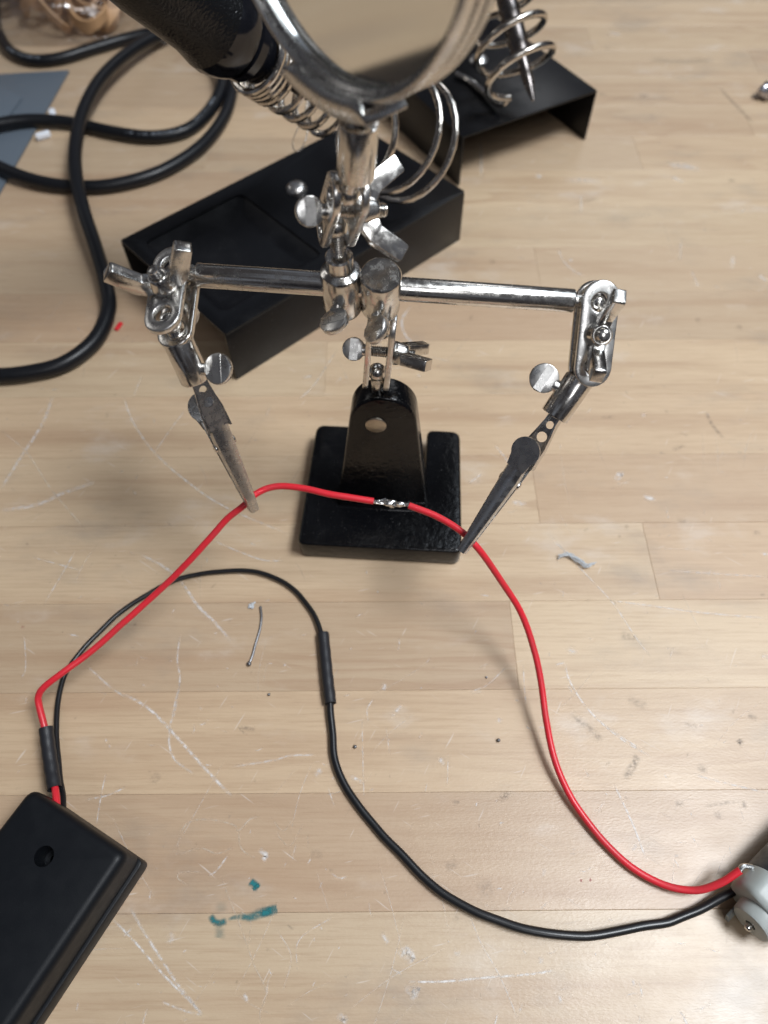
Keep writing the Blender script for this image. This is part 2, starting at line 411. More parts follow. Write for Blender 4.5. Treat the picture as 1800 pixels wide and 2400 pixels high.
def spline(pts, per=10):
    """Catmull-Rom through the points"""
    out = []; P = [pts[0] * 2 - pts[1]] + list(pts) + [pts[-1] * 2 - pts[-2]]
    for i in range(1, len(P) - 2):
        p0, p1, p2, p3 = P[i - 1:i + 3]
        for k in range(per):
            t = k / per
            out.append(0.5 * ((2 * p1) + (p2 - p0) * t + (2 * p0 - 5 * p1 + 4 * p2 - p3) * t * t + (3 * p1 - p0 - 3 * p2 + p3) * t ** 3))
    out.append(pts[-1]); return out
def round_outline(pts, r, k=5):
    out = []; n = len(pts)
    for i in range(n):
        p, a, b = V((*pts[i], 0)), V((*pts[i - 1], 0)), V((*pts[(i + 1) % n], 0))
        ri = r[i] if isinstance(r, (list, tuple)) else r
        da, db = (a - p).normalized(), (b - p).normalized()
        if ri <= 0: out.append((p.x, p.y)); continue
        half = math.acos(max(-1, min(1, da.dot(db)))) / 2
        d = ri / math.tan(half); A, B = p + da * d, p + db * d
        for j in range(k + 1):
            t = j / k; q = A * (1 - t) ** 2 + p * 2 * t * (1 - t) + B * t * t
            out.append((q.x, q.y))
    return out
def circle(cx, cy, r, n=24): return [(cx + r * math.cos(2 * math.pi * i / n), cy + r * math.sin(2 * math.pi * i / n)) for i in range(n)]

# ------------------------------------------------------------------ the bench top: butcher block, every board its own piece
ROT = math.radians(0.44)
bu, bv = V((math.cos(ROT), math.sin(ROT), 0)), V((-math.sin(ROT), math.cos(ROT), 0))
ROW, Y0 = 33.22, 9.9
bench = MB().box(V((0, 0, 0)), bu, bv, Z, (-560, 560), (-56, 1000), (-38, -31)).build('table_top', 'under', smooth=False)
tag(bench, 'pale maple butcher block bench top, scratched and smudged', None, None, 'structure')
def bx(u, v): return PZ(u, v, 0).dot(bu)
known = {2: [bx(1205, 1510)], 3: [bx(1525, 1312)], 4: [bx(1258, 1172)], 6: [bx(762, 890)], 8: [bx(1262, 640)],
         1: [], 0: [], -1: [], 5: []}
rr = random.Random(5)
for k in range(-2, 30):
    cuts = sorted(known.get(k, []))
    if k in known:
        xs = [-555 + rr.uniform(0, 6)]
        lo = (cuts[0] if cuts else 0) - rr.uniform(260, 330); hi = (cuts[-1] if cuts else 0) + rr.uniform(260, 330)
        xs += [lo] + cuts + [hi, 555]
    else:
        xs = [-555]; x = -555 + rr.uniform(120, 300)
        while x < 470: xs.append(x); x += rr.uniform(210, 430)
        xs.append(555)
    xs = sorted(xs)
    for a, b in zip(xs, xs[1:]):
        if b - a < 20: continue
        o = bu * ((a + b) / 2) + bv * (Y0 + (k + .5) * ROW); o.z = 0
        lx, ly, g, c = (b - a) / 2 - 0.02, ROW / 2 - 0.02, 0.0, 0.10
        dz = -rr.uniform(0, 0.03)
        m = MB()
        lo8 = [(-lx, -ly), (lx, -ly), (lx, ly), (-lx, ly)]
        ins = [(-lx + c, -ly + c), (lx - c, -ly + c), (lx - c, ly - c), (-lx + c, ly - c)]
        m.loft([[o + bu * p + bv * q + Z * -31 for p, q in lo8], [o + bu * p + bv * q + Z * (dz - c) for p, q in lo8],
                [o + bu * p + bv * q + Z * dz for p, q in ins]])
        ob = m.build('board', 'wood', None, smooth=False, origin=o)
        ob.parent = bench
# worn marks in the finish
def pz(lst, f, ox, oy): return [PZ(ox + x * f, oy + y * f, 0) for x, y in lst]
c4 = lambda l: pz(l, .42194, 0, 880)
c6 = lambda l: pz(l, .48222, 200, 1600)
c7 = lambda l: pz(l, .42194, 1100, 1200)
c5 = lambda l: pz(l, .4522, 1100, 300)
cl = lambda l: pz(l, .48222, 1000, 1700)
c3 = lambda l: pz(l, .48222, 1000, 0)
cm = lambda l: pz(l, .2411, 700, 600)
marks = [
 (c4([(295, 115), (235, 270), (120, 450), (0, 640)]), 1.9, .75), (c4([(0, 750), (200, 720), (350, 655), (540, 590)]), 2.6, .6),
 (c4([(680, 100), (740, 260), (860, 430), (1040, 590), (1250, 730), (1620, 890)]), 1.1, .8), (c4([(1030, 190), (940, 310), (860, 425)]), .7, .7),
 (c4([(770, 990), (870, 1040), (960, 1100), (1030, 1180), (1100, 1280), (1200, 1380), (1285, 1478)]), 1.5, .85),
 (c4([(180, 1010), (310, 1045), (440, 1080)]), .6, .9), (c4([(420, 970), (370, 1060), (240, 1280)]), .6, .9),
 (c4([(480, 1610), (600, 1720), (700, 1790)]), 1.0, .6), (c6([(180, 50), (300, 120), (400, 215), (520, 350), (640, 480), (715, 555)]), 1.3, .9),
 (c4([(1000, 1440), (985, 1580), (1000, 1680), (980, 1820), (955, 1940)]), .9, .7),
 (c6([(460, 0), (430, 130), (410, 230), (410, 310), (440, 380), (530, 445)]), 1.0, .8),
 (c4([(1190, 920), (1320, 975), (1460, 1025), (1580, 1030)]), .8, .8), (c4([(135, 1440), (142, 1560), (140, 1640), (118, 1680)]), .6, .7),
 (c4([(0, 300), (150, 430), (290, 640), (480, 860)]), .6, .5), (c4([(790, 0), (735, 130)]), .8, .6),
 (c6([(100, 440), (75, 560), (55, 690)]), .6, .9), (c6([(0, 570), (100, 550), (195, 510)]), .8, .9),
 (c6([(710, 410), (900, 380), (1000, 355), (1130, 352)]), .9, .6), (c6([(215, 1090), (290, 1220), (380, 1360), (460, 1480), (570, 1615)]), 1.1, .8),
 (c6([(130, 1145), (250, 1270), (380, 1420), (500, 1540), (575, 1620)]), .9, .9), (c6([(575, 1620), (470, 1590), (370, 1550)]), .8, .6),
 (c6([(1200, 1140), (1040, 1250), (1030, 1400)]), .5, .7), (c6([(1180, 510), (1210, 600)]), .5, .8), (c6([(1540, 110), (1485, 165)]), 1.6, .9),
 (c6([(1285, 455), (1355, 488)]), 1.6, .9), (c6([(1115, 455), (1150, 420)]), 2.3, .9), (c6([(1455, 0), (1450, 40)]), 1.8, .9),
 (c6([(845, 810), (880, 840), (860, 865)]), 2.0, .9), (c6([(700, 830), (640, 910), (600, 940)]), .8, .7),
 (c6([(1345, 180), (1350, 420), (1355, 560)]), .5, .7), (c6([(1400, 80), (1370, 130), (1375, 190)]), .7, .7), (c6([(1460, 210), (1480, 350)]), .6, .6),
 (c6([(930, 1200), (1000, 1330), (960, 1500)]), .5, .4), (c6([(400, 1215), (425, 1265)]), 3.0, .5), (c6([(1440, 1215), (1475, 1270)]), 1.6, .8),
 (c6([(1520, 1330), (1560, 1300), (1590, 1335), (1550, 1350)]), 2.6, .9), (c6([(1550, 1480), (1590, 1500), (1610, 1480), (1590, 1550)]), 2.4, .9),
 (c6([(770, 1510), (790, 1550)]), 1.3, .9), (c6([(1220, 1620), (1260, 1630), (1250, 1655)]), 2.2, .8),
 (cl([(-95, 1246), (80, 1245), (300, 1225), (500, 1210), (625, 1190)]), .8, 1.0), (cl([(200, 900), (260, 1050), (340, 1190), (400, 1320), (450, 1450)]), .6, .6),
 (cl([(105, 130), (100, 300)]), .5, .8), (cl([(910, 285), (960, 390), (1010, 500), (1070, 660)]), .9, 1.0), (cl([(1000, 610), (1020, 580)]), 1.2, .8),
 (cl([(865, 0), (950, 60), (1045, 120)]), 1.0, .9), (cl([(560, 710), (580, 715)]), 2.5, .8), (cl([(540, 1140), (570, 1150)]), 2.2, .7),
 (cl([(640, 1310), (655, 1350)]), 1.3, .8), (cl([(1000, 1230), (1010, 1270)]), 1.2, .7), (cl([(470, 1350), (450, 1390)]), .9, .8),
 (cl([(60, 160), (90, 190)]), 1.9, .8), (cl([(130, 1095), (165, 1110)]), 2.2, .6), (cl([(1300, 240), (1450, 280), (1659, 330)]), 1.0, .6),
 (c7([(530, 830), (550, 920), (610, 1030), (700, 1140), (850, 1265), (1010, 1360)]), .9, 1.0), (c7([(475, 850), (535, 835)]), 1.0, .8),
 (c7([(430, 110), (540, 230), (680, 380), (800, 510), (920, 690), (1010, 810)]), .7, .75), (c7([(780, 490), (1000, 520), (1300, 560), (1659, 590)]), .9, .7),
 (c7([(1100, 325), (1400, 345), (1659, 360)]), .9, .5), (c7([(215, 850), (100, 960), (0, 1000)]), .6, .7), (c7([(300, 850), (305, 960), (315, 1070)]), .6, .8),
 (c7([(545, 960), (590, 1030)]), .9, .7), (c7([(60, 460), (130, 470)]), .8, .8), (c7([(540, 780), (600, 765)]), 3.0, .6), (c7([(1620, 235), (1659, 230)]), 2.0, .9),
 (c7([(1620, 790), (1659, 810)]), 2.2, .9), (c7([(380, 1195), (420, 1200)]), .8, .8), (c7([(150, 1150), (185, 1165)]), 2.0, .7),
 (c5([(130, 1640), (210, 1740)]), 1.2, .8), (c5([(0, 1840), (70, 1790)]), 1.3, .8), (c5([(60, 60), (62, 270)]), 2.2, .6), (c5([(580, 350), (580, 440)]), 1.8, .7),
 (c5([(760, 1830), (780, 1795), (800, 1800)]), 3.2, .8), (c5([(900, 1910), (965, 1925)]), 3.2, .85), (c5([(220, 1940), (300, 1950)]), 2.8, .75),
 (c5([(340, 240), (380, 260)]), 5.0, .7), (c5([(1060, 190), (1200, 215)]), 6.0, .7), (c5([(1050, 250), (1110, 285)]), 3.5, .7), (c5([(480, 270), (690, 270)]), 6.0, .4),
 (c5([(455, 620), (490, 690), (540, 740), (600, 770)]), 1.4, .6), (c5([(520, 680), (530, 690)]), 3, .8), (c5([(1370, 660), (1360, 730)]), 3, .7),
 (c5([(1500, 760), (1540, 800)]), 3.5, .8), (c5([(1100, 570), (1090, 700)]), 1.5, .4), (c5([(1150, 740), (1190, 830)]), 1.6, .6), (c5([(890, 1485), (915, 1490)]), 3.0, .7),
 (c5([(430, 2140), (520, 2212)]), .6, .7),
 (cm([(1090, 480), (1000, 640), (1060, 800), (1180, 880), (1280, 870)]), 1.8, .75), (cm([(0, 1400), (160, 1240), (380, 900)]), .8, .6), (cm([(40, 1190), (130, 1165)]), 2.0, .7),
 (cm([(1150, 1150), (1185, 1175)]), 1.6, .8), (cm([(1280, 980), (1480, 1030)]), .8, .5),
 (c3([(1170, 800), (1300, 810)]), 7.0, .6), (c3([(880, 160), (950, 170)]), 7.0, .5),
]
sm = MB()
for pts, w, st in marks:
    sm.ribbon(spline(pts, 6), w * 1.15, st)
rn = random.Random(3)
for i in range(400):                        # small nicks and dings scattered over the finish
    u, v = rn.uniform(-40, 1840), rn.uniform(250, 2420)
    p = PZ(u, v, 0); a = rn.uniform(0, math.pi); L = rn.choice([.35, .5, .6, .8, 1.2, 2.0]) * rn.uniform(.7, 1.4)
    d = V((math.cos(a), math.sin(a), 0)) * L; q = V((-d.y, d.x, 0)) * rn.uniform(-.35, .35)
    sm.ribbon([p - d, p - d * .4 + q, p + d * .3 + q * .8, p + d], min(rn.uniform(.25, 1.0), L * 1.4), rn.uniform(.35, 1.0))
for i in range(90):                         # hairlines
    u, v = rn.uniform(-40, 1840), rn.uniform(500, 2420)
    p = PZ(u, v, 0); a = rn.gauss(1.2, .7); L = rn.uniform(4, 16)
    d = V((math.cos(a), math.sin(a), 0)) * L; q = V((-d.y, d.x, 0)) * rn.uniform(-.12, .12)
    sm.ribbon(spline([p - d, p + q, p + d], 4), rn.uniform(.18, .4), rn.uniform(.3, .75))
o = sm.build('scratches', 'scratch', bench, smooth=False); tag(o, None, kind='stuff')
fm = MB()
for pts, w, st in [
 (c6([(455, 835), (455, 760), (500, 680), (600, 665), (720, 690), (745, 720), (800, 665), (850, 650)]), .9, .9),
 (c6([(745, 720), (755, 800), (800, 840), (830, 850)]), .8, .9), (c6([(455, 835), (560, 805), (640, 830), (720, 800)]), .8, .8),
 (c6([(660, 940), (700, 1050), (760, 1200), (820, 1370), (880, 1500), (850, 1600), (855, 1659)]), .7, .9),
 (c6([(740, 1100), (800, 1150), (800, 1220), (790, 1290)]), .6, .9), (c6([(580, 920), (470, 920), (450, 950), (500, 985)]), .7, .9),
 (c6([(930, 720), (950, 760), (1000, 790), (1060, 680)]), .5, .8), (c6([(900, 650), (960, 720), (1010, 660)]), .5, .8), (c6([(1080, 740), (1085, 800)]), .9, .9)]:
    fm.ribbon(spline(pts, 6), w, st, 0.06)
o = fm.build('flux_residue', 'flux', bench, smooth=False); tag(o, None, kind='stuff')
dm = MB()
for pts, w, st in [
 (c7([(840, 680), (880, 690), (930, 705)]), 4.5, .5), (c7([(880, 1030), (930, 1060), (990, 1085)]), 4.5, .45), (c7([(940, 1350), (915, 1400), (865, 1480)]), 3.5, .9),
 (c7([(1490, 1260), (1505, 1280), (1495, 1295)]), 3.0, .9), (c7([(1545, 1125), (1600, 1155)]), 3.2, .7), (c7([(1165, 1600), (1175, 1640)]), 4.0, .8),
 (c7([(1380, 1660), (1390, 1710)]), 4.0, .7), (c7([(1260, 1410), (1330, 1440)]), 4.0, .6), (c7([(1300, 1635), (1540, 1600)]), 1.6, .6), (c7([(1525, 1600), (1530, 1650)]), 2.0, .7),
 (c7([(1190, 1170), (1270, 1200)]), 2.0, .5), (c7([(560, 1120), (700, 1230), (720, 1280)]), 3.5, .6), (c7([(800, 505), (815, 500)]), 2.2, .6), (c7([(1460, 1105), (1475, 1112)]), 2.5, .6),
 (c7([(1205, 1350), (1215, 1355)]), 2.0, .7), (c7([(180, 1560), (210, 1600)]), 6.0, .5), (c7([(1590, 100), (1605, 130)]), 4.0, .7), (c7([(1625, 450), (1635, 470)]), 2.5, .8),
 (c7([(640, 95), (655, 105)]), 3.5, .6), (c7([(860, 80), (890, 90)]), 4.0, .5), (c7([(1150, 45), (1210, 55)]), 3.0, .6), (c7([(820, 130), (845, 135)]), 2.5, .6),
 (c5([(1225, 1470), (1260, 1540), (1320, 1610)]), 2.4, .8), (c5([(1050, 1670), (1120, 1640)]), 3.0, .7), (c5([(1170, 990), (1200, 1000)]), 4.5, .7), (c5([(1380, 1025), (1420, 1040)]), 4.0, .6),
 (c5([(100, 695), (140, 690)]), 5.0, .6), (c5([(0, 980), (20, 985)]), 5.0, .7), (c5([(1340, 270), (1380, 275)]), 5.0, .7), (c5([(510, 400), (680, 365)]), 3.0, .5),
 (c5([(680, 1500), (760, 1500)]), 3.0, .5), (c5([(1080, 1575), (1140, 1600)]), 2.0, .5), (c5([(1010, 1470), (1030, 1470)]), 3.0, .6),
 (c3([(1420, 425), (1500, 510), (1590, 600)]), 3.5, .9), (c3([(1030, 465), (1080, 468)]), 6.0, .9), (c3([(860, 480), (1200, 480)]), 5.0, .5), (c3([(1080, 290), (1250, 300), (1400, 290)]), 9.0, .6),
 (c3([(860, 235), (900, 240)]), 6.0, .5), (c3([(820, 455), (880, 460)]), 6.0, .5),
 (c6([(320, 450), (360, 480)]), 5.0, .5), (c6([(740, 215), (830, 230)]), 2.0, .7), (c6([(740, 215), (790, 260)]), 1.0, .6), (c6([(1090, 830), (1160, 840)]), 4.0, .35),
 (cl([(240, 800), (330, 790)]), 7.0, .4), (cl([(90, 700), (150, 660)]), 4.0, .45), (cl([(120, 380), (165, 370)]), 1.6, .7), (cl([(375, 330), (390, 355)]), 5.0, .5), (cl([(130, 910), (150, 960)]), 3.0, .4),
 (c4([(1180, 1165), (1190, 1172)]), 4.0, .8), (c4([(740, 1380), (760, 1385)]), 2.0, .6), (c4([(345, 1424), (350, 1427)]), 1.0, 1), (c4([(276, 1150), (280, 1153)]), 1.0, 1), (c4([(535, 1658), (542, 1662)]), 1.2, .9),
 (c4([(600, 195), (590, 240)]), 2.5, .4)]:
    dm.ribbon(spline(pts, 6), w, st * 1.1, 0.045)
for i in range(70):
    u, v = rn.uniform(-40, 1840), rn.uniform(250, 2420)
    p = PZ(u, v, 0); a = rn.uniform(0, math.pi); L = rn.uniform(.2, 1.4); d = V((math.cos(a), math.sin(a), 0)) * L
    dm.ribbon([p - d, p - d * .3, p + d * .3, p + d], rn.uniform(.3, 1.4), rn.uniform(.3, .9), 0.045)
o = dm.build('smudges', 'smudge', bench, smooth=False); tag(o, None, kind='stuff')
tm = MB()
tm.ribbon(spline(c6([(608, 1128), (625, 1160), (655, 1168), (690, 1155)]), 6), 2.6, 1.0, .055)
tm.ribbon(spline(c6([(690, 1152), (740, 1138), (800, 1140), (860, 1118), (935, 1098)]), 6), [1.0 + 2.6 * min(1, i / 16) for i in range(25)], .85, .065)
tm.ribbon(spline(c6([(850, 1122), (890, 1112), (936, 1098)]), 6), 3.3, 1.2, .075)
tm.ribbon(spline(c6([(648, 1165), (655, 1215), (650, 1245)]), 6), 4.2, .32, .055)
tm.ribbon(spline(c6([(660, 1060), (665, 1120)]), 6), 5.0, .16, .055)
o = tm.build('marker_stroke', 'teal', bench, smooth=False); tag(o, 'faded teal marker pen stroke on the wood')
tm = MB(); tm.ribbon(spline(c6([(800, 965), (825, 985), (845, 1000)]), 6), 3.0, 1.4, .055); tm.ribbon(spline(c6([(812, 1008), (835, 990), (845, 985)]), 6), 1.6, 1.4, .065)
o = tm.build('marker_dot', 'teal', bench, smooth=False); tag(o, 'small teal marker pen blot on the wood')
tm = MB()
for q in ((750, 755), (795, 750)): tm.ribbon(spline(cl([(q[0] - 7, q[1]), (q[0] + 7, q[1])]), 4), 1.3, 1.4, .055)
tm.ribbon(spline(c4([(118, 1396), (136, 1398)]), 4), 1.5, 1.2, .055)
tm.build('red_ink_specks', 'redink', bench, smooth=False)

# ------------------------------------------------------------------ third hand (helping hand soldering clamp with magnifier)
hh = thing('helping_hand', V((0, 155, 0)), 'nickel and black helping hand stand with two alligator clips and a magnifier', 'helping hand')
ra = math.radians(-3.5)
eu, ev = V((math.cos(ra), math.sin(ra), 0)), V((-math.sin(ra), math.cos(ra), 0)); BC = V((0, 155, 0))
def hb(x, y, z): return BC + eu * x + ev * y + Z * z
out = round_outline([(-30.5, -28.5), (30.5, -28.5), (29.5, 28), (16, 28), (15.5, -1), (-12, -1), (-12, 28), (-29.5, 28)], [3, 3, 4, 3, 2, 2, 3, 4])
MB().prism(out, BC, eu, ev, Z, 0.3, 10.2).build('base_plate', 'cast', hh, bevel=1.1, seg=3)
# upright tongue: tapered with a round top, thick fillet where it rises from the plate
tong = [(-17.4, 8.8), (17.4, 8.8)]
for i in range(0, 25):
    a = math.radians(4 + i * (172 / 24)); tong.append((11.2 * math.cos(a), 53.9 + 11.2 * math.sin(a)))
po = BC + ev * -11.7; ZT = Z + ev * .12
upright = MB().prism(tong, po, eu, ZT, ev, 0, 9.5)
upright = upright.build('upright', 'cast', hh, bevel=0.9, seg=3)
fl = MB()
loops = []
for sx, ww in ((-1, 16.3), (1, 16.3)):
    prof = [(1.4, 9.6), (1.6, 14)]
    for i in range(9):
        a = math.radians(i * 90 / 8); prof.append((1.5 - 2.6 * (1 - math.cos(a)) - .3, 14 - 4.2 * math.sin(a)))
    loops.append([po + eu * (sx * (ww - (q[1] - 9.6) * .06)) + ev * q[0] + Z * q[1] for q in prof])
fl.loft(loops).build('fillet', 'cast', upright, bevel=0.3)
plug_c = po + eu * -2.4 + ZT * 53
MB().lathe(plug_c + ev * 0.5, -ev, [(0, 3.55), (0.75, 3.55), (0.9, 3.3), (0.9, 0)], 40).build('steel_plug', 'brass_worn', hh)

def screw_rod(m, p0, p1, r=1.75, pitch=0.62):
    L = (p1 - p0).length; n = max(2, int(L / pitch)); prof = []
    for i in range(n): prof += [(i * L / n, r * .86), ((i + .5) * L / n, r)]
    prof.append((L, r * .86)); m.lathe(p0, p1 - p0, prof, 24); return m
def link_plate(c, d, n, L=28.0, w=10.0, hs=16.6):
    wv = n.cross(d); o = []
    for i in range(17):
        a = -math.pi / 2 + math.pi * i / 16; o.append((L / 2 - w / 2 + w / 2 * math.cos(a), w / 2 * math.sin(a)))
    for i in range(17):
        a = math.pi / 2 + math.pi * i / 16; o.append((-L / 2 + w / 2 + w / 2 * math.cos(a), w / 2 * math.sin(a)))
    return MB().prism(o, c, d, wv, n, -0.9, 0.9, [circle(hs / 2, 0, 2.5), circle(-hs / 2, 0, 2.5), circle(0, 0, 1.8, 16)])
def wing_nut(o, n, w, parent, name='wing_nut', flat=False):
    w = perp(n, w); t = n.cross(w); m = MB()
    m.lathe(o, n, [(0, 3.3), (.35, 3.6), (1.4, 3.5), (3.4, 2.9), (4.3, 2.75), (4.6, 2.45), (4.5, 1.6), (2.5, 1.6)], 36)
    for sg in (1, -1):
        ol = round_outline([(1.8, .2), (4.6, .2), (7.3, 2.0), (12.0, 9.2), (8.5, 11.6), (3.8, 5.0), (1.8, 4.2)], [.1, 1.0, 1.6, .6, .8, 1.4, .1], 4)
        m.prism(ol, o, w * sg, n, t, -1.6, 1.6)
    return m.build(name, 'nickel', parent, bevel=0.42, seg=2, angle=50)
def paddle(c, a, f, parent, r=4.2, th=1.9, neck=4.5, name='thumb_screw', mat='nickel_soft'):
    """flat round thumb screw: a coin whose plane holds the screw axis a; c is the coin centre"""
    f = perp(a, f); g = f.cross(a); m = MB()
    m.lathe(c - f * th / 2, f, [(0, r - .5), (.15, r - .15), (.5, r), (th - .5, r), (th - .15, r - .15), (th, r - .5)], 44)
    for s in (1, -1):
        m.box(c, a, g, f, (-1.25, 1.25), (-r + .35, r - .35), ((th / 2 - .05, th / 2 + .16) if s > 0 else (-th / 2 - .16, -th / 2 + .05)))
    m.cyl(c + a * (r - .9), c + a * (r + neck), 1.75, 24)
    return m.build(name, mat, parent, bevel=0.0, angle=30)
def joint(B1, B2, n, w, label, pad_f, over=11.6):
    """two slotted link plates squeezed over two balls by a thumb screw and a wing nut"""
    d = (B2 - B1).normalized(); n = perp(d, n); c = (B1 + B2) / 2; hs = (B2 - B1).length
    jp = link_plate(c + n * 3.3, d, n, hs + over, 10, hs).build('link_plate', 'nickel_soft', hh, bevel=0.38, seg=2, angle=50)
    link_plate(c - n * 3.3, d, n, hs + over, 10, hs).build('link_plate', 'nickel', hh, bevel=0.38, seg=2, angle=50)
    m = screw_rod(MB(), c - n * 4.0, c + n * 10.6, 1.7); m.lathe(c + n * 10.5, n, [(0, 1.5), (.3, 1.5), (.5, 1.2), (.5, 0)], 24)
    m.build('clamp_screw', 'nickel', hh)
    wing_nut(c + n * 4.25, n, w, hh)
    paddle(c - n * 7.7, n, pad_f, hh, r=3.5, neck=.6)
    return d, n

# crossbar, collars
RL, RR = PY(461, 645, 154), PY(1345, 705, 150)
rd = (RR - RL).normalized()
MB().cyl(RL, RR, 3.2, 48, 0.45).build('crossbar', 'nickel', hh)
B1L, B1R = RL - rd * 5.2, RR + rd * 6.2
TB = PY(893, 642, 149); aB = V((0.02, -0.26, 0.965)).normalized()
TA = PY(797, 630, 151.5); aA = V((-0.01, -0.10, 0.99)).normalized()
MB().lathe(TB - aB * 15.5, aB, [(0, 4.6), (.4, 5.2), (1.2, 5.5), (14.6, 5.5), (15.2, 5.25), (15.5, 4.9), (15.5, 0)], 56).build('crossbar_collar', 'nickel', hh)
MB().lathe(TA - aA * 15.0, aA, [(0, 4.2), (.5, 5.1), (1.5, 5.5), (13.6, 5.5), (14.4, 5.2), (15.0, 4.2), (15.2, 3.7), (15.3, 3.6), (19.3, 3.6), (19.8, 3.2), (19.8, 0)], 56).build('crossbar_collar', 'nickel', hh)
pB = TB - aB * 11.2; fB = perp(aB, V((-.05, -1, -.2)))
paddle(pB + fB * 9.2 + V((-.6, 0, -.4)), -fB, V((-.75, .1, .75)), hh, 4.1, 2.0, 1.2)
pA = TA - aA * 9.4; fA = perp(aA, V((-.1, -1, -.15)))
paddle(pA + fA * 9.0 + V((-1.0, 0, -.4)), -fA, V((-.45, 0, .95)), hh, 4.1, 2.0, 1.2)

# main swivel between upright and collar
P1, P2 = PY(884, 872, 154.5), PY(894, 772, 154.0)
m = MB().ball(P1, 2.9); m.cyl(hb(-2.0, .5, 62), P1, 2.1, 24); m.build('ball_stud', 'nickel', hh)
m = MB().ball(P2, 2.9); m.cyl(TB - aB * 15.0, P2, 2.0, 24); m.build('ball_stud', 'nickel', hh)
joint(P1, P2, V((1, -.06, 0)), V((.1, -.86, .5)), '', V((0, -.75, .66)))
# upper swivel to the magnifier
P3, P4 = PY(788, 532, 152.3), V((-8.2, 146.0, 141.2))
m = MB().ball(P3, 2.9); screw_rod(m, TA + aA * 4.6, P3, 2.05, .6); m.build('ball_stud', 'nickel', hh)
SB, ST = PY(834, 412, 143.0), PY(841, 283, 142.0); sa = (ST - SB).normalized()
m = MB().ball(P4, 2.9); m.cyl(P4, SB + sa * 3, 2.0, 24); m.build('ball_stud', 'nickel', hh)
joint(P3, P4, V((1, .16, .02)), V((.0, .72, .7)), '', V((0, -.8, .6)), 8.6)
MB().hollow(SB, ST, 4.15, 2.2, 56, .45).build('magnifier_sleeve', 'nickel', hh)

# magnifier
LC = PY(826, 230, 144) + Z * 34.2
ln = V((-0.72, -0.69, 0.06)).normalized(); lu = perp(ln, Z); lw = ln.cross(lu)
R0 = 31.6
mag = MB().lathe(LC, ln, [(-4.2, R0 - 1.7), (-4.2, R0 - .2), (-3.9, R0), (-2.3, R0), (-2.0, R0 - .5), (-1.6, R0 - .5), (-1.3, R0), (.3, R0), (.6, R0 - .5), (1.0, R0 - .5), (1.3, R0),
        (3.2, R0 + .1), (3.8, R0 - .1), (4.2, R0 - .5), (4.2, R0 - .9), (3.8, R0 - 1.3), (2.9, R0 - 1.5), (2.3, R0 - 2.2), (1.7, R0 - 2.2), (1.7, R0 - 1.8), (-1.7, R0 - 1.8), (-1.7, R0 - 2.6), (-2.4, R0 - 2.5), (-4.2, R0 - 1.7)], 160, capped=False).build('magnifier_rim', 'rim', hh)
prof = []; RLN, ed, bul = R0 - 1.9, 1.2, 0.95
for i in range(15):
    r = RLN * i / 14; prof.append((-ed - bul * (1 - (r / RLN) ** 2), r if i else 0))
for i in range(15):
    r = RLN * (14 - i) / 14; prof.append((ed + bul * (1 - (r / RLN) ** 2), r if i < 14 else 0))
MB().lathe(LC, ln, prof, 128).build('magnifying_lens', 'lens', hh, angle=60)
m = MB(); loops = []
for i in range(25):
    a = math.radians(-21 + i * 42 / 24); k = 1 - abs(i - 12) / 12.0
    rad = -lu * math.cos(a) + lw * math.sin(a); lip = R0 + 1.0 - 2.4 * min(1, k * 4) ** .5
    hi = R0 + 2.9
    prof = [(4.5, lip), (5.9, lip), (6.1, lip + .3), (6.1, hi - .6), (5.4, hi), (-4.8, hi), (-5.3, hi - .5), (-5.3, lip + 1.5), (-4.5, lip + 1.5), (-4.5, R0 + .35), (4.5, R0 + .35)]
    loops.append([LC + rad * r + ln * t for t, r in prof])
m.loft(loops).build('lens_bracket', 'rim', hh, bevel=.15, angle=50)
MB().cyl(ST - sa * .3, LC - lu * (R0 + .9), 2.6, 28).build('bracket_stud', 'nickel', hh)

